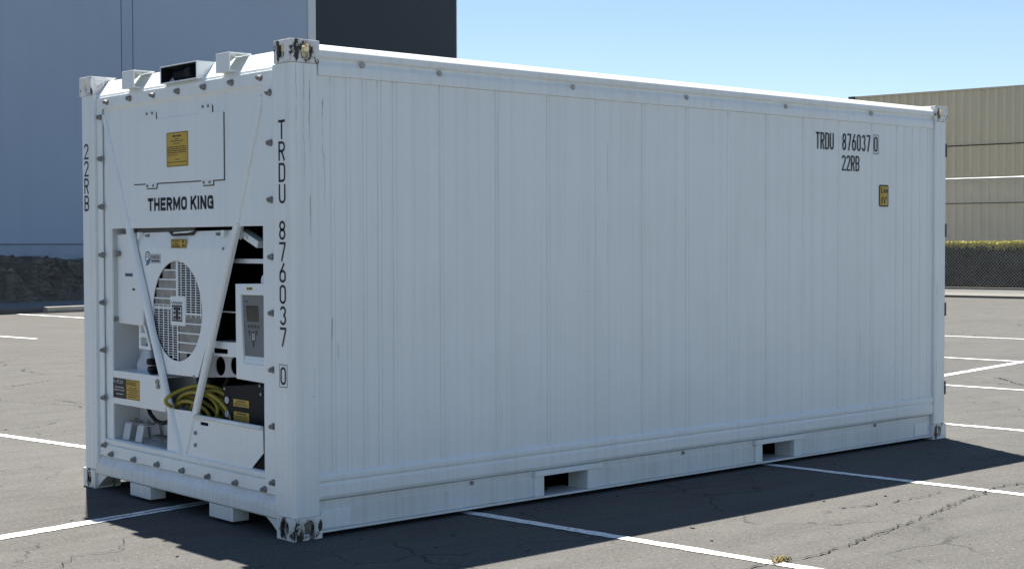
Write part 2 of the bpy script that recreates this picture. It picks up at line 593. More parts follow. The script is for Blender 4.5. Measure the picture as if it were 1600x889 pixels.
for u0, u1 in ((1.20, 1.12), (3.93, 3.72), (6.86, 6.70), (10.02, 9.92), (13.85, 13.62), (17.97, 17.93)):
    if u0 > 13:
        stripe(u0 + 0.02, 6.2, u1, 1.36, 0.078)
    else:
        stripe(u0 + 0.06, 1.22, u1 - 0.10, -4.6, 0.080)
stripe(-7.0, 1.328, 20.0, 1.328, 0.044)       # the double row line
stripe(-7.0, 1.268, 20.0, 1.268, 0.046)
stripe(1.40, 6.4, 1.45, 1.385, 0.085)
stripe(-1.6, 6.4, -1.55, 1.385, 0.10)
stripe(8.5, 20.5, 8.44, 15.55, 0.10)
stripe(12.98, 23.35, 12.78, 18.2, 0.10)
stripe(17.0, 23.2, 16.9, 18.2, 0.10)


def crack(pts, w, seed):
    """a jagged dark fissure; pts in world metres"""
    random.seed(seed)
    P = [Vector(p) for p in pts]
    fine = []
    for a, b in zip(P, P[1:]):
        L_ = (b - a).length
        n = max(2, int(L_ / 0.035))
        d = (b - a).normalized()
        nr = Vector((-d.y, d.x))
        for i in range(n):
            fine.append(a + (b - a) * (i / n) + nr * random.gauss(0, 0.011))
    m = MB()
    A, B = [], []
    for i, p in enumerate(fine):
        q = fine[min(i + 1, len(fine) - 1)] - fine[max(i - 1, 0)]
        d = q.normalized() if q.length > 0 else Vector((1, 0))
        nr = Vector((-d.y, d.x))
        h = w * random.choice((0.15, 0.4, 0.7, 1.0, 1.3)) / 2
        A.append(m.bm.verts.new((*(p + nr * h), 0.008)))
        B.append(m.bm.verts.new((*(p - nr * h), 0.008)))
    for i in range(len(fine) - 1):
        m.bm.faces.new((B[i], B[i + 1], A[i + 1], A[i]))
    return setting(m.build("asphalt_crack", CRACK))


crack([(0.95, -2.05), (1.254, -1.969), (1.489, -1.964), (1.751, -2.004), (2.035, -1.95), (2.338, -1.893), (2.726, -1.829),
       (3.076, -1.763), (3.498, -1.663), (3.971, -1.567), (4.237, -1.52), (4.468, -1.564), (4.9, -1.50)], 0.012, 3)
crack([(2.1, -1.935), (2.36, -1.912), (2.6, -1.872), (2.80, -1.825)], 0.006, 4)
crack([(3.0, -1.79), (3.3, -1.735), (3.62, -1.65), (3.9, -1.60)], 0.007, 5)
rc = random.Random(99)
RX = Vector((0.75, -0.66))
CR = []
for (x0, y0, x1, y1, cnt) in ((-1.6, 3.4, 2.5, 8.0, 11), (2.5, 7.0, 6.5, 15.0, 10), (7.0, -1.0, 13.5, 5.0, 12), (5.4, -1.6, 8.0, 0.6, 5)):
    for i in range(cnt):
        p = Vector((rc.uniform(x0, x1), rc.uniform(y0, y1)))
        d = (RX * rc.choice((-1, 1)) + Vector((rc.gauss(0, 0.35), rc.gauss(0, 0.35)))).normalized()
        pts = [p.copy()]
        for k in range(rc.randint(3, 8)):
            d = (d + Vector((rc.gauss(0, 0.35), rc.gauss(0, 0.35)))).normalized()
            p = p + d * rc.uniform(0.12, 0.38)
            pts.append(p.copy())
        CR.append((pts, rc.uniform(0.007, 0.017) * (1.5 if y0 > 6 or x0 > 6.5 else 1), i + int(x0 * 10)))
for pts, w_, sd in CR:
    if all(not (-0.1 < p.x < 6.2 and -0.1 < p.y < 2.6) for p in pts):
        crack(pts, w_, sd)
crack([(2.90, -1.30), (3.02, -1.35), (3.14, -1.36), (3.22, -1.33)], 0.022, 41)
crack([(3.26, -1.40), (3.40, -1.38), (3.62, -1.42), (3.85, -1.36)], 0.011, 42)
crack([(2.70, -1.33), (2.80, -1.36)], 0.016, 43)
crack([(1.5, -3.0), (1.75, -2.75), (2.0, -2.7)], 0.006, 44)
crack([(5.05, -0.75), (5.3, -0.85), (5.5, -0.80), (5.7, -0.95)], 0.012, 45)
crack([(-1.2, 0.2), (-1.0, 0.45), (-0.75, 0.40), (-0.6, 0.7)], 0.006, 46)

# loose grit and leaf scraps on the asphalt
random.seed(21)
m = MB()
for i in range(420):
    x = random.uniform(-2.5, 9)
    y = random.uniform(-4.5, 9)
    if -0.3 < x < 6.3 and -0.1 < y < 2.7:
        continue
    r = random.choice((0.003, 0.004, 0.006, 0.009))
    M = Matrix.Translation((x, y, r * 0.4)) @ Matrix.Rotation(random.uniform(0, 6), 4, 'Z') @ Matrix.Diagonal((r * random.uniform(1, 2.4), r, r * 0.6, 1))
    bmesh.ops.create_icosphere(m.bm, subdivisions=1, radius=1.0, matrix=M)
setting(m.build("loose_grit", PEBBLE), 'stuff')

# kerbs, pavements
def lotbox(m, u0, u1, v0, v1, z0, z1):
    vs0 = len(m.bm.verts)
    m.box(u0, u1, v0, v1, z0, z1, LOT)
    return m


m = MB()
lotbox(m, -30, 40, 23.62, 23.78, -0.05, 0.115)
setting(m.build("kerb", KERB, bevel=0.015))
m = MB()
lotbox(m, -30, 40, 23.785, 29.5, -0.05, 0.108)
setting(m.build("pavement", concrete_mat("pavement_concrete", (0.20, 0.20, 0.195))))
m = MB()
lotbox(m, 34.0, 34.2, -30, 23.6, -0.05, 0.066)
lotbox(m, 34.204, 36.2, -30, 23.6, -0.05, 0.062)
setting(m.build("kerb", KERB, bevel=0.01))
m = MB()
lotbox(m, 36.205, 39.3, -30, 23.6, -0.05, 0.058)
setting(m.build("pavement", concrete_mat("dark_pavement", (0.10, 0.10, 0.097))))
m = MB()
lotbox(m, 39.305, 39.62, -30, 23.6, -0.05, 0.11)
setting(m.build("kerb", KERB, bevel=0.01))
m = MB()
lotbox(m, 39.625, 44.4, -30, 23.6, -0.05, 0.07)
setting(m.build("planting_strip", DIRT))

# dirt bank under the left building
random.seed(5)
from mathutils import noise as mn
m = MB()
NU, NV = 260, 44
grid = []
for i in range(NU + 1):
    u = 4 + 32.0 * i / NU
    row = []
    for j in range(NV + 1):
        t = j / NV
        v = 26.7 + 2.05 * t
        h = 0.09 + 1.13 * (t ** 0.75)
        k = math.sin(math.pi * min(1, t * 1.02)) ** 0.6 if t < 1 else 0.2
        p = Vector((u * 0.9, v * 0.9, 0.3))
        h += 0.26 * k * mn.fractal(p * 0.9 + Vector((3, 1, 7)), 1.0, 2.0, 3)
        h += 0.20 * k * mn.fractal(p * 1.9, 1.0, 2.0, 5)
        h += 0.20 * k * mn.fractal(p * 5.0 + Vector((9, 3, 1)), 1.0, 2.0, 4)
        h += 0.10 * t * math.sin(u * 0.9 + 1.0)
        v += 0.10 * mn.noise(p * 2.2)
        row.append(m.bm.verts.new(LOT @ Vector((u, v, h))))
    grid.append(row)
for i in range(NU):
    for j in range(NV):
        m.bm.faces.new((grid[i][j], grid[i + 1][j], grid[i + 1][j + 1], grid[i][j + 1]))
setting(m.build("dirt_bank", DIRT))
m = MB()
for i in range(150):
    u = random.uniform(11, 24)
    t = random.uniform(0.05, 0.95)
    p = LOT @ Vector((u, 26.7 + 2.05 * t - 0.05, 0.2 + 1.13 * t ** 0.75))
    d = Vector((random.uniform(-1, 1), random.uniform(-0.4, 0.4), random.uniform(-0.3, 0.6))).normalized() * random.uniform(0.03, 0.13)
    m.cyl(p - d, p + d, random.uniform(0.004, 0.010), 5)
setting(m.build("dry_sticks", STICK), 'stuff')
m = MB()
for i in range(420):
    u = random.uniform(11, 24)
    t = random.uniform(0, 0.97)
    p = LOT @ Vector((u, 26.7 + 2.05 * t - 0.04, 0.14 + 1.13 * t ** 0.75))
    r = random.choice((0.012, 0.02, 0.03, 0.045))
    M = Matrix.Translation(p) @ Matrix.Rotation(random.uniform(0, 6), 4, 'Z') @ Matrix.Diagonal((r * 1.4, r, r * 0.8, 1))
    bmesh.ops.create_icosphere(m.bm, subdivisions=1, radius=1, matrix=M)
setting(m.build("dirt_clods", DIRT), 'stuff')

# ================================================================== LEFT BUILDING
VW = 28.8
HB = 14.0
lb = thing("concrete_building", "tall slate blue building with a charcoal section behind the white container", "building", LOT @ Vector((20, VW, 0)))
lbM = Matrix.Translation(-(LOT @ Vector((20, VW, 0)))) @ LOT


def lbox(m, *a):
    return m.box(*a, lbM)


m = MB()
for a, b in ((-20.0, -9.03), (-9.0, 4.97), (5.0, 19.67), (19.70, 20.05), (20.08, 26.615)):
    lbox(m, a, b, VW, VW + 0.12, 1.545, HB)
lbox(m, -20, 26.615, VW + 0.123, 44, 0, HB - 0.2)
m.build("wall", BWALL, lb)
m = MB()
lbox(m, -20, 26.615, VW + 0.015, VW + 0.12, 0, 1.505)
m.build("base_band", BBAND, lb)
m = MB()
lbox(m, 26.62, 26.945, VW - 0.03, VW + 0.5, 0, HB + 0.05)
m.build("corner_trim", BTRIM, lb, bevel=0.01)
m = MB()
lbox(m, 26.95, 33.60, VW + 0.01, 44, 0, HB - 0.1)
m.build("charcoal_wall", BDARK, lb)
m = MB()
lbox(m, 33.603, 33.64, VW, 44, 0, HB - 0.1)
m.build("edge_trim", BTRIM, lb)
m = MB()
lbox(m, -20, 26.615, VW - 0.02, 44, HB + 0.003, HB + 0.14)
m.build("coping", BTRIM, lb, bevel=0.01)

# wheel stop
ws = MB()
prof = [(23.18, 0.004), (23.18, 0.06), (23.215, 0.135), (23.335, 0.14), (23.375, 0.06), (23.375, 0.004)]
ws.loft([LOT @ Vector((13.62, v, z)) for v, z in prof], [LOT @ Vector((15.44, v, z)) for v, z in prof])
o = ws.build("wheel_stop", STOPC, bevel=0.012)
tag(o, "weathered pale concrete wheel stop with peeling paint before the dirt bank", "wheel stop")

# ================================================================== RIGHT BUILDING
UW = 44.5
rbO = LOT @ Vector((UW, 12, 0))
rb = thing("metal_building", "tan corrugated metal building behind the chain link fence", "building", rbO)
rbM = Matrix.Translation(-rbO) @ LOT


def corrug(m, v0, v1, z0, z1, u=UW, pitch=0.30, dep=0.075):
    pts = []
    v = v0
    while v < v1 - 1e-6:
        for f, d in ((0, 0), (0.55, 0), (0.66, -dep), (0.89, -dep)):
            vv = v + f * pitch
            if vv < v1:
                pts.append((u + d, vv))
        v += pitch
    pts.append((u, v1))
    A = [m.bm.verts.new(rbM @ Vector((p[0], p[1], z0))) for p in pts]
    B = [m.bm.verts.new(rbM @ Vector((p[0], p[1], z1))) for p in pts]
    for i in range(len(pts) - 1):
        m.bm.faces.new((A[i], A[i + 1], B[i + 1], B[i]))


m = MB()
corrug(m, -20, 19.25, 4.90, 6.74)
corrug(m, -20, 19.25, 2.93, 4.834, UW + 0.03)
corrug(m, -20, 19.25, 0.06, 2.834, UW + 0.06)
m.box(UW + 0.10, 66, -20, 19.25, 0, 6.70, rbM)
m.build("wall", TAN, rb)
m = MB()
m.box(UW - 0.05, UW + 0.095, -20, 19.25, 4.872, 4.898, rbM)
m.box(UW - 0.04, UW + 0.095, -20, 19.25, 2.872, 2.925, rbM)
m.build("flashing", TANLT, rb)
m = MB()
m.box(UW + 0.02, UW + 0.098, -20, 19.25, 4.836, 4.868, rbM)
m.box(UW + 0.03, UW + 0.098, -20, 19.25, 2.836, 2.868, rbM)
m.build("joint", SHADOWM, rb)
m = MB()
m.box(UW - 0.07, 66, -20, 19.27, 6.745, 6.80, rbM)
m.build("roof", TANLT, rb)
m = MB()
m.box(UW - 0.13, UW - 0.075, 19.05, 19.30, 6.66, 6.80, rbM)
m.build("gutter_end", DGREY, rb)

# ================================================================== FENCE and HEDGE
UF = 39.46
ZR = 3.48
fo = LOT @ Vector((UF, 12, 0))
fe = thing("chain_link_fence", "tall grey chain link fence in front of the clipped hedge", "fence", fo)
fM = Matrix.Translation(-fo) @ LOT
V0, V1 = 3.5, 17.5
m = MB()
sp = 0.102
z0, z1 = 0.14, ZR


def wire(m, v_a, z_a, v_b, z_b, u):
    r = 0.0023
    d = Vector((0, v_b - v_a, z_b - z_a)).normalized()
    nrm = Vector((0, -d.z, d.y))
    A = [Vector((u, v_a, z_a)) + q for q in (nrm * r, -nrm * r * 0.6 + Vector((r, 0, 0)), -nrm * r * 0.6 - Vector((r, 0, 0)))]
    B = [Vector((u, v_b, z_b)) + q for q in (nrm * r, -nrm * r * 0.6 + Vector((r, 0, 0)), -nrm * r * 0.6 - Vector((r, 0, 0)))]
    a = [m.bm.verts.new(fM @ p) for p in A]
    b = [m.bm.verts.new(fM @ p) for p in B]
    for i in range(3):
        m.bm.faces.new((a[i], a[(i + 1) % 3], b[(i + 1) % 3], b[i]))


H = z1 - z0
k = V0 - H
while k < V1:
    a, b = max(k, V0), min(k + H, V1)
    wire(m, a, z0 + (a - k), b, z0 + (b - k), UF)
    wire(m, a, z1 - (a - k), b, z1 - (b - k), UF + 0.007)
    k += sp
m.build("wire_mesh", GALV, fe, recalc=False)
m = MB()
m.cyl(fM @ Vector((UF + 0.03, V0, ZR)), fM @ Vector((UF + 0.03, V1, ZR)), 0.030, 10)
m.build("top_rail", GALV, fe)
for v in (3.6, 7.1, 10.55, 14.05, 17.4):
    m = MB()
    m.cyl(fM @ Vector((UF + 0.07, v, 0.112)), fM @ Vector((UF + 0.07, v, ZR + 0.05)), 0.038, 12)
    m.build("post", GALV, fe)

ho = LOT @ Vector((40.7, 12, 0.07))
he = thing("clipped_hedge", "dense dark clipped hedge with yellow green new shoots on top", "hedge", ho)
hM = Matrix.Translation(-ho) @ LOT
m = MB()
m.box(40.15, 41.35, V0, V1, 0.075, 1.42, hM)  # solid block filling the hedge in place of shaded inner branches
m.build("dark_core", HEDGE_SHADE, he)
random.seed(31)


def leaf(m, p, r, up):
    a = Vector((random.gauss(0, 1), random.gauss(0, 1), random.gauss(0, 1) + up)).normalized()
    b = a.orthogonal().normalized()
    b = Matrix.Rotation(random.uniform(0, 6.28), 3, a) @ b
    c = a.cross(b)
    m.bm.faces.new([m.bm.verts.new(hM @ (p + q)) for q in (b * r * 1.6, c * r * 0.7, -b * r * 1.6, -c * r * 0.7)])


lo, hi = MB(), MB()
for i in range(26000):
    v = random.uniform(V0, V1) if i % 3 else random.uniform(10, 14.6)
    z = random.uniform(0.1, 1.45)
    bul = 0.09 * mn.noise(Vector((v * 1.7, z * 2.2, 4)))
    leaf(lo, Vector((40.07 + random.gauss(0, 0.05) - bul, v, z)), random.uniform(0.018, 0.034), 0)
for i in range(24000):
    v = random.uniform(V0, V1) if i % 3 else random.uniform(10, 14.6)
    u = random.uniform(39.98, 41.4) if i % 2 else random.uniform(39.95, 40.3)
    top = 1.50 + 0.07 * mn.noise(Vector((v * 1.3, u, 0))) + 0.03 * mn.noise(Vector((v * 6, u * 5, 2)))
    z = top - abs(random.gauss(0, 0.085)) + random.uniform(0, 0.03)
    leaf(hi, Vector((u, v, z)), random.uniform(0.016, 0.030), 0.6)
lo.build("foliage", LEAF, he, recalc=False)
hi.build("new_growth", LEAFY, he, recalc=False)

# weed in the crack
random.seed(12)
m = MB()
for i in range(46):
    p = Vector((1.475 + random.gauss(0, 0.035), -1.985 + random.gauss(0, 0.012), 0.008))
    a = random.uniform(0, 6.28)
    d = Vector((math.cos(a), math.sin(a), random.uniform(0.4, 1.6))).normalized() * random.uniform(0.015, 0.045)
    s_ = Vector((-d.y, d.x, 0)).normalized() * random.uniform(0.003, 0.006)
    m.bm.faces.new([m.bm.verts.new(q) for q in (p - s_, p + s_, p + d + s_ * 0.6, p + d - s_ * 0.6)])
tag(m.build("weed", WEED, recalc=False), "small dry yellowish weed growing in the asphalt crack across the white line", "weed")

# ================================================================== CONTAINER
LEN, WID, HEI = 6.058, 2.438, 2.591
ct = thing("refrigerated_container", "large white refrigerated shipping container standing on the parking lot", "shipping container")


def stadium(cx, cy, w, h, n=8):
    """upright slot w wide, h high"""
    r = w / 2
    s_ = h / 2 - r
    out = []
    for i in range(n + 1):
        t = math.pi * i / n
        out.append((cx + r * math.cos(t), cy + s_ + r * math.sin(t)))
    for i in range(n + 1):
        t = math.pi + math.pi * i / n
        out.append((cx + r * math.cos(t), cy - s_ + r * math.sin(t)))
    return out


def rect(a, b, c, d):
    return [(a, c), (b, c), (b, d), (a, d)]


def casting(end, side, top):
    """hollow ISO corner casting with slots on its outer faces"""
    l, w, h, t = 0.178, 0.162, 0.118, 0.026
    m = MB()
    m.prism(rect(0, w, 0, h), 'x', 0, t, [stadium(w * 0.53, h * 0.5, 0.05, 0.079)])             # end face (slot in y-z)
    m.prism(rect(t, l, 0, h), 'y', 0, t, [stadium(l * 0.54, h * 0.5, 0.055, 0.085)])            # side face (slot in x-z)
    hz = (h - t, h) if top else (0, t)
    oz = (0, t) if top else (h - t, h)
    m.prism(rect(t, l, t, w), 'z', hz[0], hz[1], [stadium(l * 0.54, w * 0.53, 0.064, 0.10)])
    m.box(t, l, t, w, oz[0], oz[1])
    m.box(l - t, l, t, w, t, h - t)
    m.box(t, l - t, w - t, w, t, h - t)
    M = Matrix.Diagonal((end, side, 1, 1))
    M = Matrix.Translation((0 if end > 0 else LEN, 0 if side > 0 else WID, HEI - h if top else 0.001)) @ M
    bmesh.ops.transform(m.bm, matrix=M, verts=m.bm.verts[:])
    o = m.build("corner_casting", CAST_TOP if top else CAST_BOT, ct, bevel=0.006)
    if top:
        c = MB()
        c.box(t + 0.012, l - t - 0.002, t + 0.012, w - t - 0.002, t + 0.004, h - t - 0.03)  # added block behind the slots, coloured like the sunlit hollow
        bmesh.ops.transform(c.bm, matrix=M, verts=c.bm.verts[:])
        c.build("sunlit_fill", CREAM, o)
    return o


for e in (1, -1):
    for s_ in (1, -1):
        for tp in (False, True):
            o = casting(e, s_, tp)
            if e > 0 and s_ > 0:
                o["label"] = "corner casting scuffed to black and rust" if not tp else "top corner casting with black scuffs round its slots"

# posts
PZ0, PZ1 = 0.120, HEI - 0.119
for side in (1, -1):
    m = MB()
    # front post: an L of plate with rounded nose
    prof = [(0.006, 0.186), (0.006, 0.022), (0.022, 0.005), (0.165, 0.005), (0.165, 0.06), (0.06, 0.10), (0.06, 0.186)]
    m.prism(prof, 'z', PZ0, PZ1)
    if side < 0:
        bmesh.ops.transform(m.bm, matrix=Matrix.Translation((0, WID, 0)) @ Matrix.Diagonal((1, -1, 1, 1)), verts=m.bm.verts[:])
    m.build("corner_post", POST, ct, bevel=0.004)
    m = MB()
    m.prism([(LEN - 0.006, 0.16), (LEN - 0.006, 0.020), (LEN - 0.022, 0.005), (LEN - 0.168, 0.005), (LEN - 0.168, 0.06), (LEN - 0.06, 0.16)], 'z', PZ0, PZ1)
    if side < 0:
        bmesh.ops.transform(m.bm, matrix=Matrix.Translation((0, WID, 0)) @ Matrix.Diagonal((1, -1, 1, 1)), verts=m.bm.verts[:])
    m.build("corner_post", POST, ct, bevel=0.004)

XA, XB = 0.179, LEN - 0.179
RIBS = [0.255, 0.355, 0.461, 0.558, 0.660, 0.985, 1.393, 1.795, 2.201, 2.61, 3.02, 3.43, 3.832, 4.236, 4.657, 5.052, 5.372, 5.472, 5.580, 5.686, 5.787]
YP = 0.026
FAINT = [0.80, 0.885, 1.09, 1.17, 1.26, 1.50, 1.61, 1.69, 1.735, 1.93, 2.05, 2.30, 2.44, 2.52, 2.75, 2.86, 3.13, 3.27, 3.34, 3.55, 3.68, 3.95, 4.06, 4.33, 4.47, 4.55, 4.77, 4.90, 5.16, 5.28]
RAILH = [(0.45, 2.486), (0.976, 2.480), (1.999, 2.474), (3.016, 2.475), (4.038, 2.477), (5.045, 2.484)]
for side in (1, -1):
    flip = Matrix.Identity(4) if side > 0 else Matrix.Translation((0, WID, 0)) @ Matrix.Diagonal((1, -1, 1, 1))

    def fin(m):
        bmesh.ops.transform(m.bm, matrix=flip, verts=m.bm.verts[:])
        return m
    # top side rail
    m = MB()
    m.prism([(0.075, 2.580), (0.042, 2.580), (0.014, 2.551), (0.010, 2.545), (0.010, 2.520), (0.013, 2.512), (0.028, 2.502), (0.028, 2.494), (0.016, 2.470),
             (0.014, 2.455), (0.014, 2.416), (0.075, 2.416)], 'x', XA, XB)
    rail = fin(m).build("top_rail", WHITE, ct, bevel=0.002)
    if side > 0:
        for x, z in RAILH:
            x, z = SD(x, z, 0.014)
            m = MB()
            m.cyl((x, 0.0185, z), (x, 0.010, z), 0.017, 18)
            rv = m.build("rivet", plain("rivet_%d" % int(x * 100), (0.38, 0.37, 0.35), 0.5, var=0.2, scale=50), rail, bevel=0.003)
    # side panel with its pressed ribs
    pts = [(XA - 0.013, YP)]
    if side > 0:
        for x0, full in sorted([(v, 1) for v in RIBS] + [(v, 0) for v in FAINT]):
            x = SD(x0, 1.5, YP)[0]
            if not full:
                pts += [(x - 0.003, YP), (x, YP + 0.0013), (x + 0.003, YP)]
                continue
            pts += [(x - 0.0165, YP), (x - 0.0125, YP + 0.0036), (x - 0.0085, YP - 0.002), (x + 0.0085, YP - 0.002), (x + 0.0125, YP + 0.0036), (x + 0.0165, YP)]
    pts += [(XB + 0.012, YP), (XB + 0.012, 0.07), (XA - 0.013, 0.07)]
    m = MB()
    m.prism(pts, 'z', 0.335, 2.4155)
    if side > 0:
        for x0 in RIBS:
            x = SD(x0, 1.5, YP)[0]
            for zz0, zz1 in ((2.392, 2.401), (0.336, 0.346)):
                m.box(x - 0.017, x + 0.017, YP - 0.007, YP - 0.0022, zz0, zz1)
    fin(m).build("side_panel", PANEL, ct)
    # lower trim moulding
    m = MB()
    m.prism([(YP, 0.339), (0.013, 0.327), (0.011, 0.318), (0.011, 0.296), (0.018, 0.289), (0.018, 0.279), (0.011, 0.272), (0.011, 0.216), (0.018, 0.199),
             (0.040, 0.190), (0.07, 0.190), (0.07, 0.339)], 'x', XA - 0.012, XB + 0.011)
    fin(m).build("lower_trim", WHITE, ct, bevel=0.002)
    # bottom rail with fork pocket openings
    m = MB()
    pk = [(1.776, 2.136), (3.817, 4.163)]
    xs = [XA] + [v for a in pk for v in a] + [XB]
    for a, b in ((xs[0], xs[1]), (xs[2], xs[3]), (xs[4], xs[5])):
        m.box(a, b, 0.036, 0.07, 0.036, 0.189)
        m.box(a + 0.001, b - 0.001, 0.030, 0.0355, 0.040, 0.150)
    for a, b in pk:
        m.box(a + 0.0005, b - 0.0005, 0.036, 0.07, 0.157, 0.189)
    m.box(XA, XB, 0.014, 0.07, 0.024, 0.0355)
    br_ = fin(m).build("bottom_rail", GRIMY, ct, bevel=0.002)
    if side > 0:
        for x in (1.225, 3.02, 5.15):
            m = MB()
            m.cyl((x, 0.0355, 0.172), (x, 0.026, 0.172), 0.013, 14)
            m.build("rivet", STEEL, br_, bevel=0.003)
        for x in (0.90, 2.75, 3.62, 4.60):
            m = MB()
            m.box(x, x + 0.012, 0.0285, 0.0299, 0.042, 0.148)
            m.build("weld_seam", GRIMY, br_)
    m = MB()
    m.box(XA + 0.004, 0.375, 0.024, 0.0295, 0.045, 0.135)
    fin(m).build("patch_plate", WHITE, ct, bevel=0.003)
    m = MB()
    m.box(5.66, XB - 0.05, 0.024, 0.0295, 0.045, 0.135)
    fin(m).build("patch_plate", WHITE, ct, bevel=0.003)
    for a, b in pk:
        f = MB()
        f.box(a - 0.075, a - 0.001, 0.019, 0.0295, 0.037, 0.155)
        f.box(b + 0.001, b + 0.085, 0.019, 0.0295, 0.037, 0.155)
        f.box(a - 0.080, b + 0.115, 0.008, 0.034, 0.157, 0.188)
        fr = fin(f).build("fork_pocket", WHITE, ct, bevel=0.002)
        t = MB()
        t.box(a - 0.006, a - 0.001, 0.0715, 0.19, 0.030, 0.160)
        t.box(b + 0.001, b + 0.006, 0.0715, 0.19, 0.030, 0.160)
        t.box(a, b, 0.0715, 0.25, 0.030, 0.0345)
        fin(t).build("tunnel", GRIMY, fr)
        t = MB()
        t.box(a, b, 0.0715, 1.15, 0.1605, 0.166)
        t.box(a - 0.006, b + 0.20, 1.1505, 1.156, 0.030, 0.166)
        t.box(b + 0.19, b + 0.20, 0.1905, 1.15, 0.030, 0.166)
        t.box(a, b + 0.19, 0.2507, 1.15, 0.024, 0.030)
        t.box(b + 0.0005, b + 0.20, 0.1905, 1.15, 0.1605, 0.166)
        t.cyl((a + 0.02, 0.55, 0.12), (b - 0.02, 0.50, 0.10), 0.022, 8)
        t.box(a + 0.05, a + 0.16, 0.16, 0.24, 0.035, 0.06)
        fin(t).build("tunnel_shade_lining", DARK, fr)  # roof, back and far walls near black: pocket's deep shade as colour

# roof, floor, underside
m = MB()
m.box(0.34, LEN - 0.10, 0.0755, WID - 0.0755, 2.545, 2.572)
m.build("roof", WHITE, ct)
m = MB()
m.box(0.12, LEN - 0.1, 0.0757, WID - 0.0757, 0.168, 0.205)
for k in range(14):
    x = 0.5 + k * 0.39
    if abs(x - 1.956) < 0.26 or abs(x - 3.99) < 0.26:
        continue
    m.box(x, x + 0.05, 0.0757, WID - 0.0757, 0.085, 0.167)
m.build("floor_frame", DGREY, ct)

# rear doors
m = MB()
m.box(LEN - 0.10, LEN - 0.03, 0.0757, WID / 2 - 0.004, 0.21, 2.40)
m.build("door", WHITE, ct, bevel=0.004)
m = MB()
m.box(LEN - 0.10, LEN - 0.03, WID / 2 + 0.004, WID - 0.0757, 0.21, 2.40)
m.build("door", WHITE, ct, bevel=0.004)
m = MB()
m.box(LEN - 0.11, LEN - 0.012, 0.163, WID - 0.163, 2.405, 2.572)
m.build("door_header", WHITE, ct, bevel=0.004)
m = MB()
m.box(LEN - 0.11, LEN - 0.012, 0.163, WID - 0.163, 0.03, 0.200)
m.build("door_sill", WHITE, ct, bevel=0.004)
for zc in (2.253, 1.629, 1.013, 0.397):
    z = SD(6.02, zc, 0)[1]
    m = MB()
    m.box(LEN - 0.026, LEN - 0.0055, 0.0018, 0.016, z - 0.052, z + 0.052)
    m.cyl((LEN - 0.012, 0.0065, z - 0.05), (LEN - 0.012, 0.0065, z + 0.05), 0.0062, 10)
    m.build("hinge", DGREY, ct)

# ---------------------------------------------------------------- front end
YR, YL = 0.187, WID - 0.187
# sloping head plate
m = MB()
m.prism([(0.036, 2.452), (0.036, 2.466), (0.120, 2.566), (0.345, 2.574), (0.345, 2.545), (0.10, 2.452)], 'y', YR - 0.022, YL + 0.022)
m.build("head_plate", WHITE, ct, bevel=0.003)
# sill
m = MB()
m.prism([(0.040, 0.214), (0.020, 0.186), (0.006, 0.166), (0.004, 0.150), (0.004, 0.104), (0.012, 0.096), (0.118, 0.096), (0.118, 0.214)], 'y', 0.164, WID - 0.164)
m.build("front_sill", GRIMY, ct, bevel=0.003)
# feet below the sill
for a, b in ((1.800, 1.545), (0.858, 0.604)):
    ya, yb = E(a, 0.06, 0.012)[0], E(b, 0.06, 0.012)[0]
    m = MB()
    m.box(0.012, 0.115, yb, ya, 0.018, 0.094)
    m.build("foot", GRIMY, ct, bevel=0.003)
for s_ in (1, -1):                              # gusset behind each bottom casting
    m = MB()
    y = 0.180 if s_ > 0 else WID - 0.180
    m.prism([(0.163, 0.095), (0.30, 0.095), (0.235, 0.06), (0.163, 0.012)] if s_ > 0 else
            [(WID - 0.163, 0.095), (WID - 0.30, 0.095), (WID - 0.235, 0.06), (WID - 0.163, 0.012)], 'x', 0.02, 0.10)
    m.build("gusset", GRIMY, ct, bevel=0.002)


def bolt_mesh():
    m = MB()
    m.cyl((0, 0, 0), (-0.006, 0, 0), 0.0185, 18)
    m.cyl((-0.0061, 0, 0), (-0.024, 0, 0), 0.0150, 6, 0.0140)
    m.cyl((-0.0241, 0, 0), (-0.030, 0, 0), 0.008, 10)
    return m


# the cooling unit's bolted frame
TF = 0.026
m = MB()
m.prism(rect(YR, YL, 0.217, 2.4515), 'x', TF, 0.0375,
        [[(0.318, 0.288), (2.190, 0.288), (2.190, 2.380), (0.318, 2.380)]])
frame = m.build("unit_frame", UNIT, ct, bevel=0.003)
BOLTS = [(2.087, 2.416), (1.785, 2.416), (1.492, 2.415), (1.196, 2.413), (0.9, 2.414), (0.605, 2.414), (0.315, 2.416),
         (2.181, 2.328), (2.172, 2.07), (2.167, 1.772), (2.164, 1.473), (2.162, 1.177), (2.159, 0.881), (2.159, 0.584), (2.16, 0.287),
         (0.226, 2.331), (0.219, 2.068), (0.216, 1.771), (0.213, 1.472), (0.212, 1.177), (0.211, 0.879), (0.211, 0.581), (0.215, 0.284),
         (2.066, 0.24), (1.769, 0.239), (1.478, 0.241), (1.179, 0.239), (0.888, 0.238), (0.593, 0.238), (0.301, 0.239)]
b0 = None
for y, z in BOLTS:
    p = E(y, z, 0.008)
    if b0 is None:
        b0 = bolt_mesh().build("bolt", STEEL, frame)
        b0.location = (TF, p[0], p[1])
    else:
        copy_part(b0, frame, (TF, p[0], p[1]))
# main panel with the big machinery opening
YO0, YO1, ZO0, ZO1 = 0.342, 2.102, 0.330, 1.636
m = MB()
m.prism(rect(0.225, 2.225, 0.24, 2.43), 'x', 0.044, 0.058, [rect(YO0, YO1, ZO0, ZO1)])
m.build("unit_panel", UNIT, ct, bevel=0.003)
